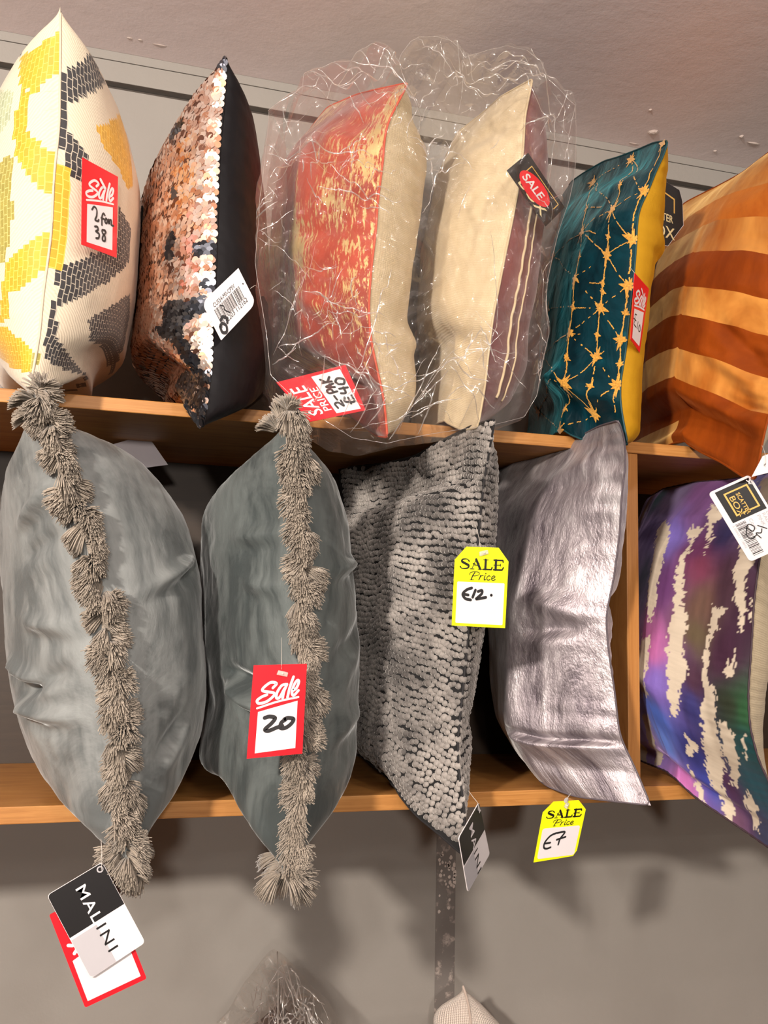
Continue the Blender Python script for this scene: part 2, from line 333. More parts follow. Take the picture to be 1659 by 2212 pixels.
# filler lumps and chips on the ceiling paint
def blob(px, py, rx, ry, h):
    P = at(px, py, 0); d = at(px, py, 1)-P; t = (ZC-P[2])/d[2]; c = P+d*t
    mb = MB(); V = [c+np.array((0, 0, -h))]; n = 10
    for k, (f, g) in enumerate(((.6, .75), (1, 0))):
        for i in range(n):
            a = i*2*math.pi/n; V.append(c+np.array((rx*f*math.cos(a)*(1+.2*math.sin(3*a)), ry*f*math.sin(a), -h*g+.0002)))
    fs = [(0, 1+(i+1) % n, 1+i) for i in range(n)]+[(1+i, 1+(i+1) % n, 1+n+(i+1) % n, 1+n+i) for i in range(n)]
    mb.add(V, fs); return mb
mb = MB()
for a in ((1412, 285, .010, .008, .004), (1602, 294, .004, .004, .003), (1545, 326, .004, .003, .002), (1628, 309, .014, .003, .002), (1405, 237, .003, .003, .002), (1370, 310, .012, .002, .001), (280, 82, .005, .002, .001), (303, 86, .004, .002, .001), (345, 97, .012, .002, .001)):
    g = blob(*a); mb.add(np.concatenate(g.V), g.Fc)
struct('trim_4', mb, plain('ceiling_filler', srgb(205, 190, 182), .3))

# the open shelving unit
unit_root = empty('shelving_unit', (.25, .165, 1.2445), 'light oak open shelving unit carrying both rows of cushions', 'shelf')
b = MB(); b.box((-.75, 0, 1.677), (1.75, .33, 1.692)); tag(b.build('shelf_board', MT['oak'], unit_root, False, .001), 'upper oak board')
b = MB(); b.box((-.75, 0, 1.2445), (1.75, .33, 1.262)); tag(b.build('shelf_board', MT['oak'], unit_root, False, .001), 'lower oak board')
b = MB(); b.box((.6655, .0015, 1.2622), (.6825, .324, 1.6768)); tag(b.build('divider', MT['oakv'], unit_root, False, .001), 'upright oak divider')
for x0 in (-.75, 1.733):
    b = MB(); b.box((x0, .0015, 1.2622), (x0+.017, .324, 1.6768)); b.build('side_panel', MT['oakv'], unit_root, False, .001)
b = MB(); b.box((-.73, .325, 1.2622), (1.73, .33, 1.6768)); b.build('back_panel', wood('back_panel_board', srgb(46, 35, 26), srgb(54, 41, 30), srgb(60, 46, 34), (1.2, 9, 12)), unit_root, False)  # much darker than the oak: shade inside the unit put into its colour
# tape on the wall below the shelf
q = NM('wall_tape'); v = q.coords(False); q.base(q.ramp(q.noise(v, 70, 5, .65), [(.56, srgb(118, 112, 108)), (.68, srgb(176, 164, 156))])).set(Roughness=.32)
mb = MB(); L = []
for k, z in enumerate(np.linspace(1.150, .865, 30)): L += [(.5428, YW-.0006, z), (.5428+.0308-(.004 if 12 < k < 18 else 0)*(1-abs(k-15)/3), YW-.0006, z), (.5428, YW-.0001, z), (.574, YW-.0001, z)]
mb.add(L, [f for i in range(29) for f in ((4*i, 4*i+1, 4*i+5, 4*i+4), (4*i, 4*i+4, 4*i+6, 4*i+2), (4*i+1, 4*i+3, 4*i+7, 4*i+5))])
tape = tag(mb.build('tape_strip', q.m, None, False), 'dark grey strip of tape stuck upright on the wall below the shelf', 'tape')
mb = MB(); r2 = random.Random(3)
for k in range(34):
    x = .5465+r2.random()*.023; z = 1.120-abs(r2.gauss(.03, .022)); s_ = .0012+r2.random()*.0016
    if k < 7: x = .5695+r2.random()*.003; z = 1.098-k*.005; s_ = .0028
    n = 7; c = [(x+s_*(.7+.5*r2.random())*math.cos(i*6.283/n), YW-.0009, z+1.3*s_*(.7+.5*r2.random())*math.sin(i*6.283/n)) for i in range(n)]; mb.add(c, [tuple(range(n))])
mb.build('torn_patch', plain('torn_paper', srgb(196, 184, 176), .7), tape, False)
# ------------------------------------------------------------------ building a cushion's panels
def fold(U, Vv, u0, v0, u1, v1, amp, wd):
    """a soft ridge (amp>0) or crease (amp<0) along a line on the cloth"""
    dx, dy = u1-u0, v1-v0; L2 = dx*dx+dy*dy+1e-9
    t = np.clip(((U-u0)*dx+(Vv-v0)*dy)/L2, 0, 1); d = np.hypot(U-u0-t*dx, Vv-v0-t*dy)
    fade = (4*t*(1-t)+.15).clip(0, 1); s = np.sign((U-u0)*dy-(Vv-v0)*dx)
    return amp*fade*np.exp(-(d/wd)**2)-.5*amp*fade*np.exp(-((d-1.7*wd)/(wd*1.2))**2)*(s > 0)
class Cushion:
    def __init__(s, key, NU=96, NV=120, rough=.0022, seed=1, pucker=.0012, pitch=16, folds=()):
        s.key = key; s.c = C[key]; s.L = loft(s.c, NU, NV); s.NU, s.NV = NU, NV
        l, r = faces(s.L); u, v = s.L['u'], s.L['v']; U, Vv = np.meshgrid(u, v)
        env = np.minimum(1, 2.5*s.L['P'])*np.minimum(1, 3*prof(Vv, .6))
        s.g = {}
        for side, G, sg in (('left', l, -1), ('right', r, 1)):
            sd = seed+(50 if sg > 0 else 0)
            d = rough*(fbm(U*4+sd, Vv*4, sd)-.5)*2*1.4+rough*.7*(fbm(U*11+sd, Vv*9, sd+5)-.5)*2
            d = d*env
            # puckers that fade away from the seam
            ph = np.cumsum(.6+.8*vnoise(v*30, v*0+sd, sd)); d = d+pucker*np.sin(ph*1.0*pitch/16)[:, None]*np.exp(-U/.10)*np.minimum(1, U/.015)*(vnoise(Vv*14, U*0+sd, sd+3))
            for f in folds:
                if f[0] == side: d = d+fold(U, Vv, np.interp(f[1], s.L['uf'], u), f[2], np.interp(f[3], s.L['uf'], u), *f[4:])*np.minimum(1, U/.03)*np.minimum(1, 6*Vv)*np.minimum(1, 6*(1-Vv))
            s.g[side] = G+sg*d[..., None]*s.L['n']
        y0 = s.c['shelf']
        for G in s.g.values():                  # rest on the board, never sink into it
            inn = G[..., 1] > -.004; G[..., 2] = np.where(inn, np.maximum(G[..., 2], y0+.0012), G[..., 2])
        P = s.L['M']; s.W = s.L['arc']; s.H = np.linalg.norm(P[-1, NU//2]-P[0, NU//2])
        s.nrm = {}
        for side, sg in (('left', -1), ('right', 1)):
            n = np.cross(np.gradient(s.g[side], axis=1), np.gradient(s.g[side], axis=0)); n /= np.linalg.norm(n, axis=2, keepdims=True)+1e-12
            if (n*s.L['n']).sum()*sg < 0: n = -n
            s.nrm[side] = n
        s.pj = {k: proj(G) for k, G in s.g.items()}; s.away = {k: ((s.nrm[k]*(CAM-G)).sum(-1) < 0)*900. for k, G in s.g.items()}
    def root(s, name, label, cat='cushion', group=None):
        M = s.L['M']; inn = M[0][M[0][:, 1] > 0]; c = inn.mean(0) if len(inn) else M[0].mean(0)
        s.e = empty(name, (c[0], c[1], s.c['shelf'] if s.c['shelf'] > .6 else s.c['shelf']), label, cat, group); return s.e
    def uv(s, side, px, py):                    # where on the cloth a mark of the photograph sits
        q = s.pj[side]; d = np.hypot(q[..., 0]-px, q[..., 1]-py); j, i = np.unravel_index(np.argmin(d+s.away[side]), d.shape); return np.array((s.L['u'][i], s.L['v'][j]))
    def pos(s, side, uv, off=0):
        uv = np.atleast_2d(uv); a = np.clip(uv[:, 0], 0, 1)*(s.NU-1); b = np.clip(uv[:, 1], 0, 1)*(s.NV-1)
        i = np.clip(a.astype(int), 0, s.NU-2); j = np.clip(b.astype(int), 0, s.NV-2); fa = (a-i)[:, None]; fb = (b-j)[:, None]
        def it(G): return (G[j, i]*(1-fa)+G[j, i+1]*fa)*(1-fb)+(G[j+1, i]*(1-fa)+G[j+1, i+1]*fa)*fb
        n = it(s.nrm[side]); return it(s.g[side])+off*n, n
    def panel(s, name, side, mats, face_mat=None, colors=None, label=None, extra=None):
        NU, NV = s.NU, s.NV; G = s.g[side]; mb = MB(); idx = np.arange(NU*NV).reshape(NV, NU)
        a, b_, c, d = idx[:-1, :-1].ravel(), idx[:-1, 1:].ravel(), idx[1:, 1:].ravel(), idx[1:, :-1].ravel()
        Fs = np.stack([a, b_, c, d], 1)
        flip = side == 'left'
        f0 = np.cross(G[NV//2, NU//2+1]-G[NV//2, NU//2], G[NV//2+1, NU//2]-G[NV//2, NU//2]); 
        if (f0*s.nrm[side][NV//2, NU//2]).sum() < 0: Fs = Fs[:, ::-1]
        mb.V = [G.reshape(-1, 3)]; mb.Fc = Fs.tolist(); mb.n = NU*NV
        mb.mi = [0]*len(Fs) if face_mat is None else face_mat.ravel().tolist()
        if extra:
            for V_, F_, m_ in extra: mb.add(V_, F_, m_)
        o = mb.build(name, mats, s.e); me = o.data
        UV = np.stack(np.meshgrid(s.L['u']*s.W, s.L['v']*s.H), -1).reshape(-1, 2)
        uvl = me.uv_layers.new(name='UVMap'); uva = np.zeros((len(me.loops), 2), np.float32); uva[:Fs.size] = UV[Fs.ravel()]; uvl.data.foreach_set('uv', uva.ravel())
        if colors is not None:
            ca = me.color_attributes.new('pattern', 'FLOAT_COLOR', 'POINT'); ca.data.foreach_set('color', colors.reshape(-1).astype(np.float32))
        if label: o['label'] = label
        return o
    def piping(s, name, mat, r=.0016, off=0, u_to=.9, label=None, twist=0):
        M = s.L['M']; iu = int(s.NU*u_to)
        P = np.concatenate([M[0, :iu][::-1], M[1:-1, 0], M[-1, :iu]]); P = P + np.array((0, -off, 0))
        P = resample(P, 260, 2); mb = MB(); rr = np.full(260, r)
        if twist: rr = r*(1+.25*np.sin(np.arange(260)*2.2))
        mb.tube(P, rr, 7); o = mb.build(name, mat, s.e)
        if label: o['label'] = label
        return o
def inpoly(x, y, P):
    c = np.zeros(x.shape, bool); n = len(P)
    for i in range(n):
        x1, y1 = P[i]; x2, y2 = P[(i+1) % n]
        c ^= ((y1 > y) != (y2 > y)) & (x < (x2-x1)*(y-y1)/((y2-y1) if y2 != y1 else 1e-9)+x1)
    return c
# ================================================================== top row, from the left
# --- cream cushion with a woven zigzag
def woven(name, c, light, sc=1.0, mortar=.05):
    q = NM(name); v = q.coords(); br = q.n('TexBrick', Scale=1.0); br.inputs['Brick Width'].default_value = .0075*sc; br.inputs['Row Height'].default_value = .0046; br.inputs['Mortar Size'].default_value = .00035; br.offset = .37
    br.inputs['Color1'].default_value = c; br.inputs['Color2'].default_value = tuple(x*.82 for x in c[:3])+(1,); br.inputs['Mortar'].default_value = light
    mp = q.n('Mapping', Rotation=(0, 0, math.pi/2)); q.l(v, mp.inputs['Vector']); q.l(mp.outputs['Vector'], br.inputs['Vector'])
    q.base(br.outputs['Color']).set(Roughness=.5, Sheen_Weight=.2, Specular_IOR_Level=.35); q.bump(br.outputs['Fac'], -.5, .001)
    wv = q.n('TexWave', Scale=420, Distortion=1.5); wv.bands_direction = 'Y'; q.l(v, wv.inputs['Vector']); q.bump(wv.outputs['Fac'], .25, .0005); return q.m
def twill(name, c1, c2):
    q = NM(name); v = q.coords(); wv = q.n('TexWave', Scale=170, Distortion=3, Detail=3); wv.bands_direction = 'DIAGONAL'; q.l(v, wv.inputs['Vector'])
    n = q.noise(q.coords(True, (1, 6, 1)), 90, 4, .6); q.base(q.mix(q.ramp(n, [(.62, (0, 0, 0)), (.72, (1, 1, 1))]), q.mix(wv.outputs['Fac'], c1, c2), srgb(190, 176, 150)))
    q.set(Roughness=.85, Sheen_Weight=.25, Specular_IOR_Level=.2); q.bump(wv.outputs['Fac'], .3, .0006); q.bump(n, .15, .0008); return q.m
mt_geo = [twill('cream_twill', srgb(196, 182, 160), srgb(212, 198, 176)), woven('mustard_weave', srgb(214, 160, 38), srgb(226, 186, 84)), woven('charcoal_weave', srgb(52, 50, 52), srgb(176, 166, 150)), woven('sage_weave', srgb(168, 176, 142), srgb(206, 204, 176)), woven('olive_weave', srgb(158, 146, 70), srgb(190, 180, 110))]
cu = Cushion('geo', 96, 100, .0018, 3, .001); cu.root('zigzag_cushion', 'cream cushion with woven mustard and charcoal zigzags, leftmost on the top board')
K = .4295
def px_polys(side, polys): return [(m_, [cu.uv(side, x*K, y*K) for x, y in P]) for m_, P in polys]
PL = [(1, [(292, 165), (303, 365), (180, 470), (108, 440), (108, 290), (180, 245)]), (1, [(104, 430), (152, 465), (122, 650), (80, 650)]), (1, [(80, 635), (122, 630), (268, 790), (262, 870), (262, 965), (240, 965), (72, 780)]),
      (1, [(266, 835), (278, 835), (268, 1160), (238, 1340), (236, 1180), (262, 965)]), (1, [(254, 1165), (238, 1350), (120, 1440), (28, 1490), (18, 1330), (120, 1240)]), (1, [(18, 1330), (55, 1340), (48, 1600), (0, 1620), (2, 1480)]), (1, [(-60, 1590), (20, 1640), (170, 1760), (158, 1900), (100, 1850), (-30, 1780)]),
      (4, [(166, 1775), (182, 1775), (170, 1900), (150, 1900)]), (3, [(-40, 440), (65, 450), (50, 600), (-10, 690), (-60, 600)]), (4, [(20, 800), (65, 785), (60, 950), (75, 1050), (30, 1310), (-40, 1310), (-50, 900)]), (2, [(84, 300), (110, 255), (104, 285)]), (2, [(-20, 1900), (30, 1960), (60, 2010), (10, 1990)])]
PR = [(2, [(455, 250), (480, 300), (545, 400), (430, 470), (345, 520), (306, 480), (312, 370), (390, 330)]), (2, [(298, 470), (335, 490), (340, 700), (300, 700)]), (2, [(300, 680), (350, 670), (440, 780), (450, 900), (395, 910), (312, 820)]),
      (2, [(600, 1040), (660, 1150), (655, 1310), (500, 1440), (300, 1540), (272, 1500), (280, 1360), (420, 1290), (590, 1200)]), (2, [(250, 1490), (300, 1520), (272, 1710), (228, 1710)]), (2, [(224, 1690), (272, 1690), (415, 1870), (410, 1960), (310, 1970), (228, 1800)]),
      (1, [(480, 640), (600, 565), (640, 700), (662, 830), (668, 950), (640, 950), (600, 840), (520, 740)]), (2, [(445, 1600), (655, 1480), (650, 1600), (600, 1780), (520, 1910), (510, 1750), (440, 1720)]), (4, [(182, 1775), (200, 1775), (186, 1895), (172, 1890)])]
for side, polys, nm in (('left', PL, 'front_panel'), ('right', PR, 'back_panel')):
    uc = (cu.L['u'][:-1]+cu.L['u'][1:])/2; vc = (cu.L['v'][:-1]+cu.L['v'][1:])/2; U, Vv = np.meshgrid(uc, vc); fm = np.zeros(U.shape, int)
    Uq = U
    for m_, P in px_polys(side, polys): fm[inpoly(Uq, Vv, P)] = m_
    if side == 'right': fm[(U < .019) & (Vv < cu.uv('left', 118, 355)[1]) & (Vv > cu.uv('left', 101, 575)[1])] = 1
    cu.panel(nm, side, mt_geo, fm)
cu.piping('seam', mt_geo[0], .0013); CU = {'geo': cu}

# --- sequinned cushion
cu = Cushion('seq', 90, 110, .0015, 5, .0008); cu.root('sequin_cushion', 'rose gold sequinned cushion with a black satin back', group=None)
satin = NM('black_satin'); vq = satin.coords(); satin.base(srgb(15, 13, 16)).set(Roughness=.45, Specular_IOR_Level=.22); satin.bump(satin.noise(vq, 9, 4, .6), .5, .012); satin = satin.m
cu.panel('front_panel', 'left', plain('sequin_backing', srgb(40, 30, 28), .7)); cu.panel('back_panel', 'right', satin)
rose = NM('rose_gold_sequin').base(srgb(246, 206, 184)).set(Metallic=.9, Roughness=.22).m
copper = NM('copper_sequin').base(srgb(222, 164, 132)).set(Metallic=.9, Roughness=.26).m
gun = NM('gunmetal_sequin').base(srgb(120, 122, 132)).set(Metallic=1, Roughness=.28).m
rowt = rng.normal(size=106)*.10; rowc = rng.random(106); mb = MB(); nu, nv = 80, 106; ang = np.arange(9)*2*math.pi/9; r0 = .0040
for j in range(nv):
    v_ = (j+.5)/nv*.992+.005
    for i in range(nu):
        u_ = ((i+.5*(j % 2)+.2)/nu)*.93+.004; uv0 = np.array([u_+rng.normal()*.0008, v_+rng.normal()*.001])
        P, n = cu.pos('left', uv0, .0012); P = P[0]; n = n[0]
        P2, _ = cu.pos('left', uv0+[0, .01]); up = unit(P2[0]-P); up = unit(up-n*np.dot(up, n)); sd = np.cross(up, n)
        band = fbm(np.array(u_*3.), np.array(v_*9.), 3, 3)
        ti = .30+.22*(fbm(np.array(u_*4.), np.array(v_*26.), 9, 2)-.5)+rng.normal()*.07+rowt[j]; tr = rng.normal()*.08
        flip_ = (fbm(np.array(u_*7.+3), np.array(v_*8.), 21, 3) > .735) or (v_ < .13+.05*band and u_ < .34-1.2*v_+.06*band and u_ > .0 and rng.random() < .85) or (abs(v_-.47) < .02 and u_ < .05)
        nn = unit(n+up*(ti-.35)*1.0-sd*tr*1.0) if not flip_ else unit(n-up*.45+rng.normal(size=3)*.12)
        a1 = unit(up-nn*np.dot(up, nn)); a2 = np.cross(a1, nn)
        c = P+n*(.0006+.0006*(i % 2))-up*.0006
        V = c+r0*(np.cos(ang)[:, None]*a1+np.sin(ang)[:, None]*a2)
        far = u_ > .26+.03*math.sin(v_*40)
        mb.add(V, [tuple(range(9))], 2 if flip_ else (1 if far or rng.random() < .15 else (3 if rng.random() < (.14+.5*rowc[j])*(1.5 if u_ < .13 else .6) else (4 if rng.random() < .14 else 0))))  # paler discs near the seam and by row put brightness and glitter into colour
tag(mb.build('sequins', [rose, copper, gun, NM('pale_sequin').base(srgb(252, 230, 216)).set(Metallic=.85, Roughness=.22).m, NM('bronze_sequin').base(srgb(132, 92, 76)).set(Metallic=.9, Roughness=.3).m], cu.e, False), 'overlapping rose gold sequins, some flipped to gunmetal'); CU['seq'] = cu
cu.piping('seam', satin, .0012)

# --- coral and cream cushions inside the clear bag
def foil(name, c1, c2, g, thr, sc=9, rough=.5):
    q = NM(name); v = q.coords(True, (1, .42, 1)); big = q.noise(v, sc, 5, .62, .4); fine = q.noise(q.coords(True, (1, .22, 1)), 240, 4, .7)
    mk = q.ramp(q.math('ADD', q.math('MULTIPLY', big, .62), q.math('MULTIPLY', fine, .44)), [(thr, (0, 0, 0)), (thr+.035, (1, 1, 1))])
    dk = q.noise(q.coords(True, (.7, .7, 1)), 5, 3, .5)
    q.base(q.mix(mk, q.ramp(dk, [(.40, c2), (.55, c1)]), g)); q.l(q.math('MULTIPLY', mk, .55), q.b.inputs['Metallic']); q.set(Roughness=rough, Sheen_Weight=.35, Specular_IOR_Level=.35)
    q.bump(q.noise(v, 22, 4, .6), .5, .004); q.bump(q.noise(q.coords(True, (1, .1, 1)), 700, 2), .15, .0006); return q.m
lin = linen('beige_linen', srgb(188, 168, 134), srgb(204, 185, 150))
cu = Cushion('coral', 96, 120, .003, 8, .0015, folds=[('left', .02, .86, .25, .90, -.010, .035), ('left', .0, .36, .3, .30, .007, .03), ('left', .05, .55, .35, .5, -.004, .03), ('right', .02, .30, .3, .26, .006, .03)])
cu.root('coral_cushion', 'coral cushion with worn gold foil and a beige back, inside the clear bag')
cu.panel('front_panel', 'left', foil('coral_foil_velvet', srgb(174, 62, 36), srgb(118, 38, 28), srgb(222, 190, 130), .54, 8)); cu.panel('back_panel', 'right', lin, label='beige linen back')
cu.piping('seam', plain('coral_cord', srgb(196, 78, 52), .6), .0014); CU['coral'] = cu
cu = Cushion('cream', 96, 120, .002, 12, .001, folds=[('left', .03, .88, .3, .84, -.006, .035), ('left', .1, .12, .3, .25, .004, .05)])
cu.root('cream_cushion', 'cream linen cushion with a burgundy back and edge zip, inside the clear bag')
cu.panel('front_panel', 'left', linen('cream_linen', srgb(202, 182, 146), srgb(216, 198, 164))); cu.panel('back_panel', 'right', foil('burgundy_foil_velvet', srgb(122, 52, 50), srgb(84, 36, 40), srgb(170, 110, 84), .60, 8), label='burgundy velvet back')
cu.piping('seam', lin, .0014)
mb = MB()                                                     # concealed zip beside the seam
for u0, r_ in ((.022, .0016), (.040, .0011)):
    P, n = cu.pos('right', np.stack([np.full(120, u0*2.0), np.linspace(.1, .74, 120)], 1), .0012); mb.tube(P, r_, 6)
mb.build('zip', lin, cu.e); CU['cream'] = cu

# --- teal cushion with gold stars
q = NM('teal_velvet'); v = q.coords(True, (1, .8, 1)); f = q.noise(v, 10, 5, .6, .8); q.base(q.ramp(f, [(.38, srgb(1, 30, 38)), (.56, srgb(4, 52, 62)), (.70, srgb(20, 112, 122))]))
q.set(Roughness=.32, Sheen_Weight=.8, Sheen_Roughness=.3, Specular_IOR_Level=.45); q.b.inputs['Sheen Tint'].default_value = srgb(40, 150, 160); q.bump(q.noise(v, 16, 4, .55, .6), .7, .008); teal = q.m
cu = Cushion('teal', 100, 120, .003, 15, .0015, folds=[('left', .05, .86, .35, .80, .006, .04), ('left', .0, .12, .5, .17, .010, .03), ('left', .0, .04, .5, .08, -.006, .03), ('right', .02, .70, .25, .64, .006, .03)])
cu.root('star_cushion', 'teal velvet cushion with embroidered gold stars and a mustard back')
cu.panel('back_panel', 'right', velvet('mustard_velvet', srgb(172, 124, 14), srgb(190, 142, 24), .3, .6), label='mustard velvet back')
KS = .3616
def tp(x, y): return cu.uv('left', 1080+x*KS, 250+y*KS)
big = [(975, 172), (785, 260), (560, 400), (862, 455), (675, 560), (495, 700), (798, 738), (645, 840), (450, 980), (768, 1022), (600, 1150), (415, 1300), (730, 1335), (575, 1450), (385, 1600), (695, 1620), (560, 1780), (365, 1890), (225, 1760), (320, 850), (290, 1160), (250, 1450)]
small = [(715, 415), (525, 555), (655, 720), (475, 840), (615, 1000), (440, 1140), (585, 1315), (395, 1445), (550, 1620), (390, 1760), (755, 1180), (720, 1480), (620, 1045)]
cols = [[(560, 400), (525, 555), (495, 700), (475, 840), (450, 980), (440, 1140), (415, 1300), (395, 1445), (385, 1600), (390, 1760), (365, 1890)], [(785, 260), (715, 415), (675, 560), (655, 720), (645, 840), (615, 1000), (600, 1150), (585, 1315), (575, 1450), (550, 1620), (560, 1780)], [(975, 172), (862, 455), (798, 738), (768, 1022), (755, 1180), (730, 1335), (720, 1480), (695, 1620), (690, 1790)]]
diag = [((560, 400), (675, 560)), ((785, 260), (862, 455)), ((675, 560), (798, 738)), ((495, 700), (675, 560)), ((560, 400), (785, 260)), ((645, 840), (798, 738)), ((495, 700), (645, 840)), ((450, 980), (645, 840)), ((645, 840), (768, 1022)), ((450, 980), (600, 1150)), ((415, 1300), (600, 1150)), ((600, 1150), (730, 1335)), ((768, 1022), (600, 1150)), ((415, 1300), (575, 1450)), ((575, 1450), (730, 1335)), ((385, 1600), (575, 1450)), ((575, 1450), (695, 1620)), ((385, 1600), (560, 1780)), ((560, 1780), (695, 1620)), ((365, 1890), (560, 1780)), ((320, 850), (495, 700)), ((320, 850), (450, 980)), ((250, 1450), (415, 1300)), ((250, 1450), (385, 1600)), ((290, 1160), (440, 1140)), ((440, 1140), (600, 1150)), ((225, 1760), (385, 1600)), ((225, 1760), (365, 1890)), ((675, 560), (862, 455)), ((615, 1000), (540, 1000)), ((550, 1620), (470, 1615)), ((415, 1300), (520, 1310)), ((495, 700), (590, 715)), ((525, 555), (610, 550))]
EX = []
def ribbon(uvs, wid, off):
    P, n = cu.pos('left', uvs, off); T = np.gradient(P, axis=0); T /= np.linalg.norm(T, axis=1, keepdims=True)+1e-9; S = np.cross(n, T); k = len(P)
    wid = np.asarray(wid)[:, None]; V = np.concatenate([P+S*wid, P+n*.0004, P-S*wid]); EX.append((V, [f for i in range(k-1) for f in ((i, k+i, k+i+1, i+1), (k+i, 2*k+i, 2*k+i+1, k+i+1))], 1))
def line(a, b_, wid, gap):
    A, B = tp(*a), tp(*b_); L_ = np.hypot((B-A)[0]*cu.W, (B-A)[1]*cu.H); n = max(8, int(L_/.0016)); t = np.linspace(0, 1, n)
    cur = A+(B-A)*t[:, None]+rng.normal(size=(n, 2))*.0007; k = 0
    on = vnoise(t*L_*190+rng.random()*90, t*0, 4) > gap
    while k < n:
        if not on[k]: k += 1; continue
        e = k
        while e < n and on[e]: e += 1
        if e-k > 2: ribbon(cur[k:e], wid*(.6+.8*rng.random(e-k)), .0008)
        k = e
for cl in cols:
    for a, b_ in zip(cl[:-1], cl[1:]): line(a, b_, .00095, .12)
for a, b_ in diag: line(a, b_, .0007, .30)
for pts, R in ((big, .0095), (small, .0052)):
    for p in pts:
        c = tp(*p); k = 8
        for i in range(k):
            a = i*2*math.pi/k+.3*rng.random(); rr = R*(1.0 if i % 2 else 1.6)*(.75+.5*rng.random()); t = np.linspace(0, 1, 6)
            uvs = c+np.stack([t*rr*math.cos(a)/cu.W, t*rr*math.sin(a)/cu.H], 1); ribbon(uvs, R*.34*(1-t)**.8+.0003, .0010)
emb = NM('gold_embroidery'); vv = emb.coords(False); emb.base(emb.ramp(emb.noise(vv, 500, 3), [(.3, srgb(170, 112, 30)), (.7, srgb(222, 166, 66))])).set(Roughness=.5, Sheen_Weight=.3)
cu.panel('front_panel', 'left', [teal, emb.m], extra=EX, label='teal velvet front with embroidered gold stars'); cu.piping('seam', plain('teal_cord', srgb(10, 60, 66), .6), .0012); CU['teal'] = cu

# --- orange striped velvet cushion
cu = Cushion('orange', 96, 200, .003, 18, .002, folds=[('left', .02, .30, .28, .40, -.008, .025), ('left', .02, .24, .32, .30, .007, .025), ('left', .01, .20, .25, .17, -.007, .02), ('left', .05, .80, .4, .74, .006, .05), ('left', .02, .52, .2, .50, .004, .03), ('left', .01, .62, .22, .66, -.004, .03)])
cu.root('striped_cushion', 'orange velvet cushion with bright gold and rust stripes, rightmost on the top board')
gold = velvet('gold_velvet', srgb(150, 76, 16), srgb(226, 162, 80), .8, .40, 6, (1, .6, 1), srgb(255, 214, 140), .4); rust = velvet('rust_velvet', srgb(112, 44, 4), srgb(150, 68, 12), .4, .5, 8, (1, .6, 1), srgb(220, 120, 50), .3)
midv = velvet('amber_velvet', srgb(160, 80, 18), srgb(196, 116, 40), .6, .46, 8, (1, .6, 1), srgb(240, 170, 90), .35)
vb = [cu.uv('left', 1500, y)[1] for y in (912, 832, 765, 685, 618, 545)]+[cu.uv('left', 1560, y)[1] for y in (472, 425)]
mats_ = [rust, gold, rust, gold, rust, gold, midv, gold]; seq_ = [0, 1, 0, 1, 0, 1, 2, 1, 1]
vb = [vb[0]-.10]+vb; kinds = [0, 1, 0, 1, 0, 1, 0, 1, 2, 1]
vc = (cu.L['v'][:-1]+cu.L['v'][1:])/2; uc = (cu.L['u'][:-1]+cu.L['u'][1:])/2
band = np.searchsorted(np.array(vb), vc); fm = np.repeat(np.array(kinds)[band][:, None], len(uc), 1); fm[np.ix_(band <= 1, uc < cu.uv('left', 1462, 922)[0])] = 0
cu.panel('front_panel', 'left', [rust, gold, midv], fm); cu.panel('back_panel', 'right', lin, label='beige linen back')
cu.piping('seam', rust, .0014); CU['orange'] = cu

# ================================================================== lower row, from the left
def fringe(cu, mat, n=5200, L0=.027, seed=1, u_top=.16, u_bot=.16, lat=1.25):
    r = np.random.default_rng(seed); M = cu.L['M']; ib, it_ = int(cu.NU*u_bot), int(cu.NU*u_top)
    path = np.concatenate([M[0, :ib][::-1], M[1:-1, 0], M[-1, :it_]]); path = resample(path, 400, 2); ctr = M.mean((0, 1)); T = np.gradient(path, axis=0); T /= np.linalg.norm(T, axis=1, keepdims=True)
    nl = cu.L['n'][0, 0]; O = np.cross(T, nl); O /= np.linalg.norm(O, axis=1, keepdims=True)
    if ((path-ctr)*O).sum() < 0: O = -O
    O = np.stack([smooth1(O[:, k], 12) for k in range(3)], 1)
    mb = MB(); arcs = np.r_[0, np.cumsum(np.linalg.norm(np.diff(path, axis=0), axis=1))]; nc = int(arcs[-1]/.0062); per = n//nc
    for c in range(nc):
        tc_ = (c+.5+r.normal()*.25)/nc; ph0 = r.uniform(-1.2, 1.2)*lat; dr0 = r.normal(-.45, .5); cl = .82+.3*r.random(); bend = r.normal()*.35; root = r.normal()*.0035
        for k in range(per):
            lt = r.uniform(-.5, .5); ln = r.uniform(-.5, .5); f = np.clip(tc_*399+lt*1.5*399/nc, 0, 398.9); i = int(f); P = path[i]+(path[i+1]-path[i])*(f-i)+nl*(root+ln*.004)
            ph = ph0+ln*.75; d = O[i]*math.cos(ph)+nl*math.sin(ph)+T[i]*(dr0*.7+lt*.95); d = d/np.linalg.norm(d); L_ = L0*cl*(.93+.10*r.random()-.25*(lt*lt+ln*ln))
            s = np.array((0, .33, .66, 1.))[:, None]; side = np.cross(d, O[i]); Q = P+d*s*L_+np.array((0, 0, -1))*(s**2)*L_*.24+nl*math.sin(ph0)*bend*s**2*L_*.4+r.normal(size=(1, 3))*.0009*s
            mb.add(*strand(Q, .00062))
    return mb.build('fringe', mat, cu.e)
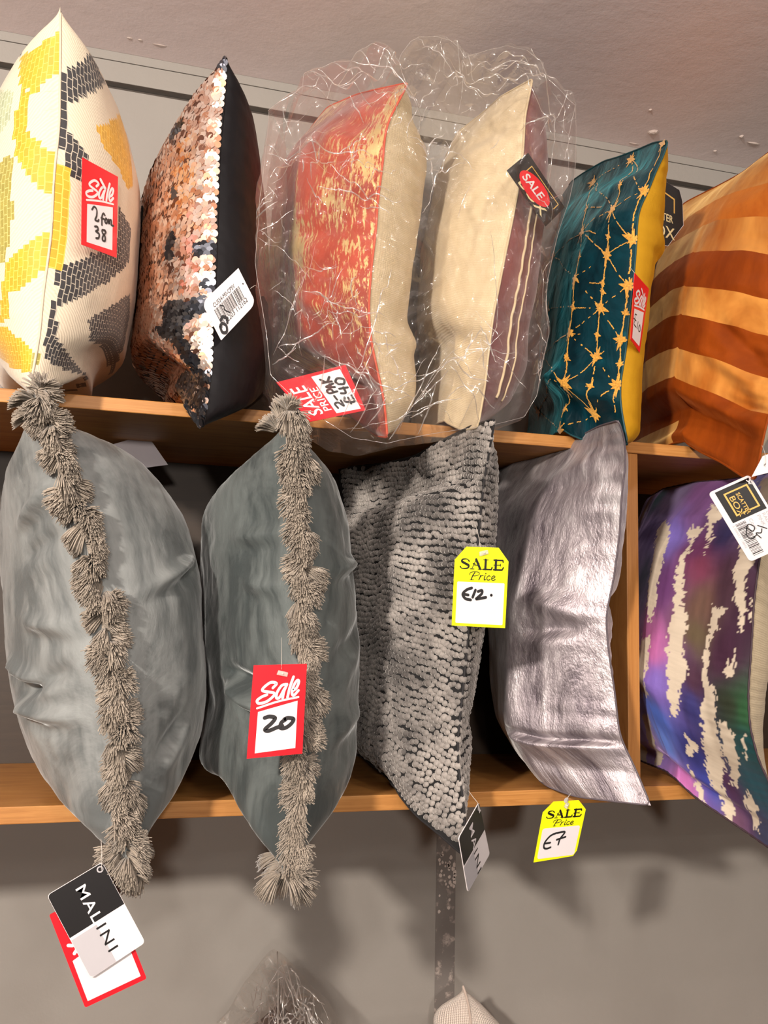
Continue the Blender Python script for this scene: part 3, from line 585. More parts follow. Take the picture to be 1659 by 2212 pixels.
def strand(Q, r):
    n = len(Q); T = Q[-1]-Q[0]; a = np.cross(T, (0.3, .2, 1)); a /= np.linalg.norm(a)+1e-9; b_ = np.cross(T, a); b_ /= np.linalg.norm(b_)+1e-9
    th = (0, 2.094, 4.189); rr = np.array([r, r*1.15, r*1.1, r*.75])
    V = [Q[i]+rr[i]*(math.cos(t)*a+math.sin(t)*b_) for i in range(n) for t in th]
    return V, [(i*3+j, i*3+(j+1) % 3, i*3+3+(j+1) % 3, i*3+3+j) for i in range(n-1) for j in range(3)]+[(n*3-3, n*3-2, n*3-1)]
yarn = NM('taupe_yarn'); vv = yarn.coords(False); yarn.base(yarn.ramp(yarn.noise(vv, 60, 4, .6), [(.3, srgb(118, 107, 95)), (.7, srgb(168, 155, 140))])).set(Roughness=.55, Sheen_Weight=.3, Specular_IOR_Level=.35); yarn = yarn.m
def greyvelvet(name, a, b_):
    q = NM(name); v = q.coords(True, (1, .85, 1)); f = q.noise(v, 9, 6, .62, .6); g = q.noise(q.coords(True, (1, .25, 1)), 60, 4, .6)
    q.base(q.ramp(q.math('ADD', q.math('MULTIPLY', f, .8), q.math('MULTIPLY', g, .2)), [(.42, a), (.50, b_), (.58, tuple(min(1, x*1.28) for x in b_[:3])+(1,))]))
    q.set(Roughness=.42, Sheen_Weight=.7, Sheen_Roughness=.3, Specular_IOR_Level=.4); q.b.inputs['Sheen Tint'].default_value = srgb(205, 208, 208)
    q.bump(f, .55, .007); q.bump(g, .25, .002); q.bump(q.noise(q.coords(), 900, 2), .1, .0005); return q.m
cu = Cushion('fringe1', 96, 130, .0036, 22, .0012, folds=[('left', .06, .44, .30, .36, -0.0102, .018), ('left', .10, .40, .40, .46, 0.0102, .022), ('left', .05, .34, .35, .33, 0.0102, .02), ('left', .02, .52, .20, .56, 0.0068, .02), ('right', .04, .56, .30, .60, 0.0102, .018), ('right', .05, .20, .18, .24, -0.0085, .025), ('left', .02, .82, .2, .78, 0.0068, .02), ('left', .03, .72, .18, .70, -0.0051, .02)])
cu.root('fringed_cushion', 'pale grey velvet cushion with taupe fringe, leftmost on the lower board', group='fringed velvet cushions')
gv = greyvelvet('grey_velvet', srgb(98, 102, 102), srgb(130, 133, 132))
cu.panel('front_panel', 'left', gv); cu.panel('back_panel', 'right', gv); fringe(cu, yarn, 12500, .0215, 5); CU['fringe1'] = cu
cu = Cushion('fringe2', 96, 130, .004, 27, .0012, folds=[('left', .03, .40, .30, .375, -0.0153, .022), ('left', .05, .34, .30, .345, 0.0102, .02), ('left', .03, .62, .18, .64, 0.0051, .02), ('left', .04, .74, .2, .76, 0.0051, .02), ('right', .04, .66, .25, .69, 0.0085, .02), ('right', .05, .30, .25, .26, 0.0068, .03), ('right', .05, .46, .25, .50, -0.0068, .03)])
cu.root('fringed_cushion', 'darker grey velvet cushion with taupe fringe, second from left on the lower board', group='fringed velvet cushions')
gv2 = greyvelvet('slate_velvet', srgb(66, 72, 72), srgb(92, 98, 97))
cu.panel('front_panel', 'left', gv2); cu.panel('back_panel', 'right', gv2); fringe(cu, yarn, 12500, .0235, 9, lat=.85); CU['fringe2'] = cu

# --- charcoal bobble cushion
q = NM('bobble_chenille'); v = q.coords(False); big = q.noise(v, 16, 4, .6); fine = q.noise(v, 900, 3)
q.base(q.mix(q.math('MULTIPLY', fine, .5), q.ramp(big, [(.38, srgb(66, 63, 62)), (.62, srgb(168, 161, 155))]), srgb(112, 107, 103))); q.set(Roughness=.7, Sheen_Weight=1, Sheen_Roughness=.32, Specular_IOR_Level=.2); q.b.inputs['Sheen Tint'].default_value = srgb(250, 244, 238); q.bump(fine, .5, .0012); bob = q.m
bobg = plain('bobble_ground', srgb(22, 21, 22), .9)
cu = Cushion('bobble', 96, 120, .0025, 31, .002, folds=[('right', .0, .20, .2, .30, -.008, .03), ('left', .1, .95, .5, .90, .005, .04)])
cu.root('bobble_cushion', 'charcoal and silver bobble textured cushion on the lower board')
th8 = np.arange(9)*2*math.pi/9; FB = [(i, (i+1) % 9, 9+(i+1) % 9, 9+i) for i in range(9)]+[(9+i, 9+(i+1) % 9, 18) for i in range(9)]
for side, nm_, umax in (('left', 'front_panel', .98), ('right', 'back_panel', .5)):
    EX = []; du = .0079/cu.W; dv = .0066/cu.H; nv_ = int(1/dv); UVs = np.array([((i+.5*(j % 2)+.35+rng.normal()*.09)*du, (j+.5+rng.normal()*.11+1.1*float(vnoise(np.array(i*.13), np.array(j*.09), 6))+.5*float(vnoise(np.array(i*.45), np.array(j*.3), 9)))*dv) for j in range(nv_) for i in range(int(umax/du))]); UVs = UVs[(UVs[:, 0] < .992) & (UVs[:, 1] < .995)]
    P_, N_ = cu.pos(side, UVs, -.0002); P2_, _ = cu.pos(side, UVs+[0, .006]); UP = P2_-P_; UP -= N_*(UP*N_).sum(1)[:, None]; UP /= np.linalg.norm(UP, axis=1, keepdims=True)+1e-9; SD = np.cross(UP, N_)
    for P, n, up, sd in zip(P_, N_, UP, SD):
        k = .88+.28*rng.random(); ra = .0042*k; rb = .0036*k*(.9+.2*rng.random()); h = .0030*k; c_ = np.cos(th8)[:, None]; s_ = np.sin(th8)[:, None]; tl = up*rng.normal()*.0005-up*.0006
        EX.append((np.concatenate([P+sd*ra*c_+up*rb*s_, P+n*h*.72+tl*.7+(sd*ra*c_+up*rb*s_)*.74, [P+n*h+tl]]), FB, 1))
    cu.panel(nm_, side, [bobg, bob], extra=EX)
cu.piping('seam', plain('dark_seam', srgb(30, 28, 30), .8), .0012); CU['bobble'] = cu

# --- silver crushed velvet cushion
q = NM('silver_crushed_velvet'); v = q.coords(True, (1, .42, 1)); a = q.noise(v, 9, 6, .68, .8); b_ = q.noise(v, 60, 4, .7, .4)
q.base(q.ramp(q.math('ADD', q.math('MULTIPLY', a, .75), q.math('MULTIPLY', b_, .25)), [(.38, srgb(98, 88, 95)), (.50, srgb(166, 156, 160)), (.63, srgb(230, 224, 226))]))
q.set(Metallic=.55, Roughness=.42, Sheen_Weight=.5, Sheen_Roughness=.3); q.l(q.ramp(b_, [(.3, (.30, .30, .30)), (.7, (.52, .52, .52))]), q.b.inputs['Roughness']); q.bump(a, .6, .008); q.bump(b_, .35, .002); q.bump(q.noise(q.coords(True, (1, .5, 1)), 520, 3, .7), .5, .0012); silv = q.m
cu = Cushion('silver', 96, 130, .0032, 37, .002, folds=[('left', .0, .165, .34, .145, -.015, .009), ('left', .0, .13, .3, .12, .010, .03), ('left', .03, .48, .22, .52, .007, .025), ('left', .02, .45, .24, .43, -.006, .02), ('left', .05, .90, .3, .86, .008, .03), ('right', .0, .50, .25, .54, -.008, .03), ('right', .0, .20, .3, .26, .006, .03)])
cu.root('crushed_velvet_cushion', 'shiny silver mauve crushed velvet cushion against the upright divider')
cu.panel('front_panel', 'left', silv); cu.panel('back_panel', 'right', silv); cu.piping('seam', plain('mauve_cord', srgb(86, 76, 82), .6), .0011); CU['silver'] = cu

# --- multicoloured brushstroke cushion
cu = Cushion('multi', 190, 260, .0022, 41, .0012, folds=[('left', .05, .88, .45, .84, .006, .03), ('left', .1, .80, .4, .76, -.004, .03), ('left', .3, .30, .6, .34, .006, .04)])
cu.root('brushstroke_cushion', 'purple, blue and green brushstroke cushion with beige back, right of the divider')
KM = .4069
def mp_(x, y): return cu.uv('left', 1340+x*KM, 960+y*KM)
hue = [((150, 300), (28, 92, 84)), ((200, 270), (40, 104, 96)), ((300, 250), (122, 108, 142)), ((450, 300), (116, 78, 128)), ((450, 220), (130, 84, 140)), ((130, 450), (44, 38, 84)), ((290, 480), (120, 104, 184)), ((560, 480), (38, 36, 72)), ((430, 560), (92, 46, 82)), ((420, 650), (112, 50, 74)), ((230, 750), (98, 56, 106)), ((430, 850), (98, 72, 60)), ((180, 1080), (184, 104, 162)), ((400, 1000), (92, 78, 56)), ((560, 750), (70, 46, 58)), ((560, 1100), (62, 32, 54)), ((680, 900), (54, 28, 48)), ((200, 1250), (118, 96, 176)), ((380, 1250), (64, 34, 52)), ((200, 1450), (72, 106, 194)), ((380, 1400), (48, 48, 104)), ((250, 1600), (98, 132, 214)), ((400, 1650), (36, 42, 104)), ((560, 1400), (38, 44, 30)), ((640, 1450), (40, 82, 48)), ((680, 1600), (18, 62, 66)), ((350, 1780), (196, 112, 176)), ((470, 1800), (52, 62, 146)), ((560, 1800), (66, 36, 66)), ((700, 1800), (24, 70, 80)), ((620, 2000), (96, 62, 86)), ((760, 2000), (52, 58, 82)), ((780, 200), (120, 130, 190)), ((130, 750), (30, 70, 70)), ((150, 1000), (140, 80, 120))]
strokes_ = [[(240, 400), (262, 420), (232, 600), (212, 700), (182, 900), (150, 965), (138, 850), (158, 700), (178, 560), (200, 450)], [(108, 1040), (162, 1030), (152, 1330), (118, 1340)], [(120, 1430), (150, 1440), (215, 1700), (180, 1690)], [(380, 415), (440, 440), (400, 500), (370, 575), (343, 575), (358, 480)], [(345, 565), (342, 700), (330, 850), (352, 900), (350, 1000), (330, 1130), (362, 1180), (330, 1240), (320, 1380), (270, 1445), (255, 1300), (250, 1150), (260, 1000), (280, 880), (300, 700), (320, 600)],
 [(488, 300), (560, 370), (520, 410), (495, 420), (480, 500), (455, 615), (458, 480), (468, 380)], [(490, 845), (562, 855), (530, 920), (512, 980), (482, 1010), (472, 1080), (462, 1250), (500, 1290), (506, 1400), (502, 1480), (542, 1640), (552, 1800), (592, 2000), (540, 1980), (480, 1800), (450, 1650), (430, 1450), (440, 1300), (435, 1150), (468, 980)], [(635, 530), (702, 620), (690, 680), (662, 700), (668, 850), (656, 960), (628, 1000), (628, 900), (603, 770), (608, 650)],
 [(610, 1075), (602, 1225), (538, 1215), (590, 1130)], [(523, 1455), (572, 1480), (612, 1560), (622, 1680), (642, 1750), (600, 1835), (580, 1720), (530, 1580)], [(343, 1530), (402, 1580), (382, 1685), (358, 1660)], [(373, 1705), (422, 1800), (452, 1905), (418, 1890), (388, 1780)], [(678, 1830), (712, 1900), (742, 2065), (708, 2050), (668, 1900)], [(700, 795), (722, 830), (717, 955), (688, 940)], [(650, 1540), (668, 1560), (670, 1700), (650, 1660)], [(740, 180), (820, 180), (820, 330), (750, 300)]]
U, Vv = np.meshgrid(cu.L['u'], cu.L['v']); HA = np.array([mp_(*p) for p, _ in hue]); HC = np.array([srgb(*c)[:3] for _, c in hue])
wob = .05*(fbm(U*9, Vv*9, 5)-.5); d2 = ((U+wob)[..., None]-HA[:, 0])**2*1.6+((Vv-wob)[..., None]-HA[:, 1])**2; wgt = 1/(d2+.0006)**1.7; col = (wgt[..., None]*HC).sum(2)/wgt.sum(2)[..., None]
col = col*(.8+.45*fbm(U*60, Vv*14, 8))[..., None]
mk = np.zeros(U.shape); Uj = U+.022*(fbm(U*50, Vv*34, 13)-.5)+.02*(vnoise(U*160, Vv*120, 3)-.5); Vj = Vv+.034*(fbm(U*70, Vv*22, 19)-.5)+.02*(vnoise(U*170, Vv*110, 7)-.5)
for P in strokes_: mk = np.maximum(mk, inpoly(Uj, Vj, [mp_(*p) for p in P]).astype(float))
far = inpoly(Uj, Vj, [(.66, -.1), (.74, -.1), (.76, 1.1), (.70, 1.1)]); mk = np.maximum(mk, far*(fbm(U*20, Vv*8, 2) > .45))
bc = np.array(srgb(198, 184, 164)[:3])*(.9+.2*fbm(U*10, Vv*160, 4))[..., None]; col = col*(1-mk[..., None])+bc*mk[..., None]
q = NM('brushstroke_velvet'); at_ = q.n('VertexColor', layer_name='pattern'); q.base(at_.outputs['Color']); q.l(q.ramp(at_.outputs['Alpha'], [(0, (.5, .5, .5)), (1, (.85, .85, .85))]), q.b.inputs['Roughness']); q.l(q.math('SUBTRACT', .7, q.math('MULTIPLY', at_.outputs['Alpha'], .6)), q.b.inputs['Sheen Weight']); q.set(Sheen_Roughness=.3)
q.b.inputs['Sheen Tint'].default_value = srgb(200, 170, 220); q.bump(q.noise(q.coords(), 700, 2), .2, .0006); q.bump(at_.outputs['Alpha'], -.3, .001)
cu.panel('front_panel', 'left', q.m, None, np.concatenate([col, mk[..., None]], 2)); cu.panel('back_panel', 'right', lin, label='beige linen back'); cu.piping('seam', plain('plum_cord', srgb(58, 40, 48), .7), .0012, twist=1); CU['multi'] = cu
# ================================================================== tags and labels
class Tag:
    """a printed card: s runs along its reading direction, t down it"""
    def __init__(s, name, label, quad, Ys, cat='price tag', group=None, thick=.0005):
        group = group or {'sale_tag': 'yellow sale price tags' if 'yellow' in label else 'red sale tags', 'brand_tag': 'black, white and grey brand tags', 'swing_tag': 'swing tags'}.get(name)
        P = [at(p[0], p[1], y) for p, y in zip(quad, Ys)]; s.P = np.array(P); s.W = (np.linalg.norm(P[1]-P[0])+np.linalg.norm(P[2]-P[3]))/2; s.H = (np.linalg.norm(P[3]-P[0])+np.linalg.norm(P[2]-P[1]))/2
        n = unit(np.cross(P[1]-P[0], P[3]-P[0])); dr_ = P[2]-CAM; P[2] = CAM+dr_*np.dot(P[0]-CAM, n)/np.dot(dr_, n); s.P = np.array(P); n = n if np.dot(n, CAM-P[0]) > 0 else -n; s.n = n; s.e = empty(name, s.P.mean(0), label, cat, group); s.th = thick; s.k = 0; s.curl = 0
    def at(s, st, off=0):
        st = np.atleast_2d(np.asarray(st, float)); a, b = st[:, :1], st[:, 1:2]; P = s.P
        return P[0]*(1-a)*(1-b)+P[1]*a*(1-b)+P[2]*a*b+P[3]*(1-a)*b+s.n*(off+s.curl*(4*a*(1-a)*0+(2*b-1)**2+(2*a-1)**2*.6))
    def shape(s, pts, name, mat, off, thick=None, parent=None, label=None):
        """a card or printed area with the given outline"""
        mb = MB(); pts = dens(pts); s.slab(mb, pts, off, thick); o = mb.build(name, mat, parent or s.e, False)
        if label: o['label'] = label
        return o
    def slab(s, mb, pts, off, thick):
        n = len(pts); A = s.at(pts, off); fs = [tuple(range(n))]
        if thick: B = s.at(pts, off-thick); fs += [tuple(range(n, 2*n))[::-1]]+[(i, (i+1) % n, n+(i+1) % n, n+i) for i in range(n)]; A = np.concatenate([A, B])
        mb.add(A, fs)
    def ink(s, strokes, name, mat, wid, off=.0004, parent=None, label=None, box=(0, 0, 1, 1)):
        """pen or brush strokes; wid in metres, optionally per stroke"""
        mb = MB(); x0, y0, x1, y1 = box
        for si, st in enumerate(strokes):
            off_ = off+si*3.5e-5
            w_ = wid
            if isinstance(st, tuple): st, w_ = st
            p = np.array(st, float); p = np.stack([x0+(x1-x0)*p[:, 0], y0+(y1-y0)*p[:, 1]], 1)*[s.W, s.H]; 
            if len(p) > 2: p = crom(p)
            elif len(p) == 1: p = np.concatenate([p, p+[w_*.05, 0]])
            T = np.gradient(p, axis=0); T /= np.linalg.norm(T, axis=1, keepdims=True)+1e-9; N = np.stack([-T[:, 1], T[:, 0]], 1); k = len(p)
            ww = np.broadcast_to(np.asarray(w_, float), (k,)) if np.ndim(w_) == 0 else np.interp(np.linspace(0, 1, k), np.linspace(0, 1, len(w_)), w_)
            h = ww[:, None]/2; V = np.concatenate([p+N*h, p-N*h]); fs = [(i, i+1, k+i+1, k+i) for i in range(k-1)]
            mb.add(s.at(V/[s.W, s.H], off_), fs)
            for q_, r in ((p[0], ww[0]/2), (p[-1], ww[-1]/2)):
                a = np.arange(10)*2*math.pi/10; mb.add(s.at((q_+r*np.stack([np.cos(a), np.sin(a)], 1))/[s.W, s.H], off_+1.5e-5), [tuple(range(10))])
        o = mb.build(name, mat, parent or s.e, False)
        if label: o['label'] = label
        return o
    def text(s, body, name, mat, org, height, off=.0004, bold=0, squeeze=1, ang=0, skew=0, parent=None, space=1, align='LEFT', label=None):
        cv = bpy.data.curves.new('lettering', 'FONT'); cv.body = body; cv.size = 1; cv.offset = bold; cv.space_character = space; cv.align_x = align; cv.resolution_u = 3
        o = bpy.data.objects.new('lettering', cv); COL.objects.link(o); dg = bpy.context.evaluated_depsgraph_get(); dg.update(); me = bpy.data.meshes.new_from_object(o.evaluated_get(dg))
        V = np.array([v.co[:2] for v in me.vertices]).reshape(-1, 2); fs = [tuple(p.vertices) for p in me.polygons]; bpy.data.objects.remove(o); bpy.data.meshes.remove(me)
        V = V*height/.73*[squeeze, 1]; V[:, 0] += V[:, 1]*skew; ca, sa = math.cos(ang), math.sin(ang); V = np.stack([V[:, 0]*ca-V[:, 1]*sa, V[:, 0]*sa+V[:, 1]*ca], 1)
        st = np.stack([org[0]+V[:, 0]/s.W, org[1]-V[:, 1]/s.H], 1); mb = MB(); mb.add(s.at(st, off), fs); o = mb.build(name, mat, parent or s.e, False)
        if label: o['label'] = label
        return o
    def string(s, pts, r=.00028, end=None):
        P = resample(crom(np.array([at(*p) for p in pts])) if len(pts) > 2 else np.array([at(*p) for p in pts]), 24); mb = MB(); mb.tube(P, r, 5); return mb.build('string', MT['thread'], s.e)
    def barb(s, st, size=(.010, .0036), ang=-.3):
        c = s.at(st)[0]; ex = unit(s.P[1]-s.P[0]); ey = np.cross(s.n, ex); a = ex*math.cos(ang)+ey*math.sin(ang); b = np.cross(s.n, a); mb = MB(); L_, w_ = size[0]/2, size[1]/2
        for k0, k1, z in ((1, 1, .0006),): mb.add([c+a*x*L_*q+b*y*w_*q+s.n*zz for zz, q in ((.0004, 1), (.0022, 1), (.0028, .8)) for x, y in ((-1, -.8), (-.85, 1), (.85, 1), (1, .8), (1, -.9), (-.9, -1))], [(i+6*k, (i+1) % 6+6*k, (i+1) % 6+6*k+6, i+6*k+6) for k in range(2) for i in range(6)]+[tuple(range(12, 18)), tuple(range(6))[::-1]])
        mb.tube([c+s.n*.0005, c+s.n*.0036], .0011, 8)
        return mb.build('fastener', MT['barb'], s.e)
def crom(p, n=7):
    p = np.asarray(p, float); q_ = np.concatenate([[2*p[0]-p[1]], p, [2*p[-1]-p[-2]]]); out = []
    for i in range(1, len(q_)-2):
        for t in np.linspace(0, 1, n, endpoint=False):
            a, b, c, d = q_[i-1:i+3]; out.append(.5*(2*b+(c-a)*t+(2*a-5*b+4*c-d)*t*t+(3*b-a-3*c+d)*t**3))
    return np.array(out+[p[-1]])
def dens(pts, n=5):
    pts = [np.array(p, float) for p in pts]; return [tuple(a+(b-a)*k/n) for a, b in zip(pts, pts[1:]+pts[:1]) for k in range(n)] if len(pts) < 16 else pts
def rrect(s0, t0, s1, t1, rx=0, ry=0, corners=(1, 1, 1, 1), n=5):
    out = []
    for (cx, cy, a0), c in zip(((s1-rx, t0+ry, -90), (s1-rx, t1-ry, 0), (s0+rx, t1-ry, 90), (s0+rx, t0+ry, 180)), corners):
        if rx and c: out += [(cx+rx*math.cos(math.radians(a0+90*k/n)), cy+ry*math.sin(math.radians(a0+90*k/n))) for k in range(n+1)]
        else: out.append((s1 if a0 in (-90, 0) else s0, t0 if a0 in (-90, 180) else t1))
    return out
SQ = [(0, 0), (1, 0), (1, 1), (0, 1)]
SALE_SCRIPT = [[(.366, .41), (.44, .25), (.31, .20), (.16, .38), (.14, .50), (.28, .56), (.39, .60), (.40, .70), (.25, .91), (.08, .97), (.03, .86), (.127, .73), (.24, .66)],
               [(.65, .295), (.56, .34), (.47, .58), (.46, .79), (.53, .78), (.63, .455)], [(.68, .295), (.62, .57), (.60, .81)], [(.82, .02), (.75, .42), (.71, .79)],
               [(.81, .56), (.90, .455), (.95, .22), (.91, .16), (.84, .34), (.805, .62), (.85, .73), (.95, .55)]]
def red_sale(tg, strokes, wid=.0015):
    tg.shape(SQ, 'card', MT['red'], 0, tg.th); w_ = tg.W*.050
    tg.shape([(.14, .508), (.86, .408), (.865, .93), (.135, .95)], 'price_panel', MT['white'], .00015)
    tg.ink([(st, w_*1.0) for st in SALE_SCRIPT], 'lettering', MT['white'], w_, .0002, box=(.085, .135, .905, .425), label='white brush script reading Sale')
    tg.ink([[(.12, .468), (.5, .405), (.87, .368)]], 'underline', MT['white'], w_*.75, .0002)
    if strokes: tg.ink(strokes, 'handwriting', MT['ink'], wid, .0004)

# red sale tag on the zigzag cushion: 2 for 38
tg = Tag('sale_tag', 'red and white sale tag marked 2 for 38, hanging on the zigzag cushion', [(178, 340), (255, 382), (252, 557), (176, 528)], (-.105, -.067, -.067, -.105))
red_sale(tg, [[(.27, .55), (.33, .505), (.40, .53), (.40, .60), (.36, .655), (.44, .655), (.46, .635)], [(.55, .68), (.55, .58), (.59, .535), (.63, .55)], [(.53, .60), (.62, .60)], [(.66, .59), (.63, .62), (.67, .64), (.71, .60), (.66, .58)], [(.74, .58), (.75, .63), (.76, .59), (.81, .575), (.82, .63), (.88, .63)],
              [(.35, .735), (.42, .725), (.44, .76), (.38, .785), (.47, .80), (.46, .85), (.39, .865)], [(.64, .73), (.56, .74), (.57, .775), (.64, .80), (.64, .855), (.57, .855), (.58, .81), (.66, .75), (.62, .73)]], .0022)
tg.ink([[(.48, .155), (.60, .225)]], 'fastener', MT['white'], .0034, .0012)
# barcode ticket on the sequin cushion
tg = Tag('barcode_ticket', 'white barcode ticket hanging on the sequin cushion', [(436, 654), (515, 579), (553, 655), (478, 735)], (-.125, -.108, -.100, -.118), 'tag')
tg.shape(rrect(0, 0, 1, 1, .16, .16, (0, 1, 0, 1)), 'card', MT['white'], 0, tg.th)
tg.text('CUS54-M0-CPSV', 'lettering', MT['black'], (.17, .305), .0044, .0003, squeeze=.86)
r3 = random.Random(5); mb = MB(); x = .15
while x < .84:
    w_ = r3.choice((.006, .006, .012, .016))
    if not .62 < x < .65: tg.slab(mb, [(x, .34), (x+w_, .34), (x+w_, .68), (x, .68)], .0003, None)
    x += w_+r3.choice((.006, .008, .012, .016))
mb.build('barcode', MT['black'], tg.e, False); tg.text('5 032203 112162', 'lettering', MT['black'], (.10, .80), .0050, .0003, squeeze=1.0)
tg.ink([[(.30, .36), (.36, .44), (.34, .52), (.41, .66)]], 'handwriting', MT['ink'], .0012, .0005); tg.ink([[(.17, .64), (.24, .61), (.30, .72), (.27, .80)], [(.10, .74), (.09, .88), (.17, .95), (.22, .84), (.17, .72), (.10, .74)]], 'handwriting', MT['ink'], .0030, .0005)
tg.ink([[(.93, .38)]], 'hole', MT['black'], .0016, .0005); tg.string([(541, 623, -.101), (552, 617, -.095), (562, 627, -.06)])
# sale sticker inside the clear bag
tg = Tag('sale_sticker', 'red sale price sticker marked 2 pak £40, behind the film at the bag bottom', [(670, 911), (597, 826), (746, 788), (790, 886)], (-.118, -.100, -.108, -.118))
tg.shape(SQ, 'card', MT['red'], 0, tg.th); tg.shape([(.06, .50), (.93, .47), (.94, .90), (.05, .93)], 'price_panel', MT['white'], .00015)
tg.text('SALE', 'lettering', MT['white'], (.10, .30), .0155, .0003, .012, .86); tg.text('PRICE', 'lettering', MT['white'], (.14, .46), .0088, .0003, .012, 1.0)
tg.ink([[(.16, .57), (.25, .56), (.27, .62), (.18, .68), (.30, .68)], [(.33, .63), (.42, .62)], [(.50, .70), (.50, .57), (.57, .57), (.57, .63), (.51, .64)], [(.60, .70), (.64, .58), (.68, .70)], [(.62, .65), (.68, .65)], [(.74, .56), (.73, .70)], [(.82, .56), (.74, .63), (.83, .70)],
        [(.34, .76), (.26, .73), (.23, .80), (.22, .88), (.35, .88)], [(.19, .81), (.32, .81)], [(.44, .74), (.43, .81), (.55, .82)], [(.54, .75), (.53, .88)], [(.64, .77), (.62, .85), (.71, .88), (.76, .80), (.70, .75), (.64, .77)]], 'handwriting', MT['ink'], .0024, .0005)
# black tag with red oval on the cream cushion
tg = Tag('swing_tag', 'black swing tag with red oval SALE sticker on the cream cushion', [(1141, 330), (1220, 448), (1179, 489), (1095, 368)], (-.080, -.050, -.065, -.095), 'tag')
tg.shape(SQ, 'card', MT['black'], 0, tg.th)
for nm_, pts in (('gold_frame', [(.20, .18), (.93, .12), (.955, .42), (.93, .42), (.91, .145), (.222, .205), (.225, .33), (.20, .33)]),): tg.shape([(.18, .16), (.90, .14), (.90, .40), (.885, .40), (.885, .165), (.195, .185), (.195, .75), (.18, .75)], nm_, MT['gold'], .0002)
tg.text('SCATTER', 'lettering', MT['cream'], (.27, .58), .0088, .0002, .01, .82); tg.text('BOX', 'lettering', MT['cream'], (.22, .93), .0150, .0002, .015, 1.22)
a = np.arange(32)*2*math.pi/32; tg.shape([(.47+.33*math.cos(x)+.0*math.sin(x), .56+.33*math.sin(x)-.05*math.cos(x)) for x in a], 'sale_sticker', MT['red'], .0007, .0003); tg.text('SALE', 'lettering', MT['white'], (.20, .72), .0140, .0011, .018, .92, .06, .15)
# red sale tag on the star cushion
tg = Tag('sale_tag', 'narrow looking red sale tag marked £10, hanging on the mustard edge of the star cushion', [(1371, 589), (1402, 624), (1382, 762), (1362, 733)], (-.095, -.055, -.055, -.095))
red_sale(tg, [[(.34, .56), (.22, .58), (.24, .66), (.20, .73), (.40, .735)], [(.14, .655), (.34, .65)], [(.50, .63), (.50, .74)], [(.66, .64), (.60, .70), (.66, .745), (.76, .70), (.66, .64)]], .0014)
tg.ink([[(.47, .135), (.62, .195)]], 'fastener', MT['white'], .0030, .0012); tg.string([(1360, 576, -.085), (1366, 584, -.095), (1371, 590, -.096)])
# black octagonal tag behind the star cushion
tg = Tag('swing_tag', 'black octagonal swing tag tucked between the star and striped cushions', [(1370, 352), (1474, 404), (1474, 545), (1370, 512)], (.05, .05, .05, .05), 'tag')
oc = [(.24, 0), (.94, .07), (1, .22), (1.02, .58), (.70, .97), (.24, 1), (0, .78), (0, .20)]
tg.shape([(a_*1.012-.004, b_*1.01-.004) for a_, b_ in oc], 'card_edge', MT['white'], -.0004, .0008); tg.shape(oc, 'card', MT['black'], 0, tg.th)
tg.shape([(.62, .20), (.84, .24), (.84, .46), (.815, .46), (.815, .262), (.62, .222)], 'gold_frame', MT['gold'], .0003); tg.text('SCATTER', 'lettering', MT['cream'], (.25, .62), .0115, .0003, .012, .66); tg.text('BOX', 'lettering', MT['cream'], (.28, .86), .0180, .0003, .010, .84)
# white and black tag on the brushstroke cushion
tg = Tag('swing_tag', 'white swing tag with black gold framed logo on the brushstroke cushion', [(1619, 1025), (1709, 1174), (1620, 1214), (1530, 1065)], (-.185, -.185, -.185, -.185), 'tag')
tg.shape(rrect(0, 0, 1, 1, .05, .08), 'card', MT['white'], 0, tg.th); tg.shape([(.03, .06), (.47, .06), (.47, .88), (.03, .88)], 'black_panel', MT['black'], .0002)
G = lambda a0, b0, a1, b1, w0, w1: [(a0, b0), (a1, b0), (a1, b1), (a0, b1), (a0, b0+w1), (a0+w0, b0+w1), (a0+w0, b1-w1), (a1-w0, b1-w1), (a1-w0, b0+w1), (a0, b0+w1)]
for nm_, qd in (('gold_frame', [(.09, .16), (.41, .16), (.41, .20), (.09, .20)]), ('gold_frame', [(.09, .70), (.41, .70), (.41, .74), (.09, .74)]), ('gold_frame', [(.09, .20), (.11, .20), (.11, .70), (.09, .70)]), ('gold_frame', [(.39, .20), (.41, .20), (.41, .70), (.39, .70)])): tg.shape(qd, nm_, MT['gold'], .0004)
tg.text('SCATTER', 'lettering', MT['gold'], (.145, .50), .0058, .0004, .012, .80); tg.text('BOX', 'lettering', MT['gold'], (.15, .67), .0078, .0004, .005, 1.15)
mb = MB(); x = .50; r3 = random.Random(8)
while x < .95: w_ = r3.choice((.005, .008, .012)); tg.slab(mb, [(x, .62), (x+w_, .62), (x+w_, .86), (x, .86)], .0003, None); x += w_+r3.choice((.006, .009, .014))
mb.build('barcode', MT['black'], tg.e, False)
tg.text('5 060423 118842', 'lettering', MT['grey'], (.50, .93), .0030, .0003)
for bd, y in (('Code', .54), ('PINK', .34), ('RADIANCE', .22), ('Linen', .12)): tg.text(bd, 'lettering', MT['grey'], (.50, y), .0046, .0003)
tg.ink([[(.60, .70), (.56, .60), (.62, .52), (.66, .60), (.60, .68), (.68, .76), (.74, .70), (.72, .56)], [(.68, .40), (.72, .46), (.70, .56), (.78, .52)], [(.62, .44), (.70, .30)]], 'handwriting', MT['ink'], .0012, .0005); tg.ink([[(.06, .08), (.10, .13)], [(.05, .14), (.11, .09)]], 'fastener', MT['white'], .0014, .0010)
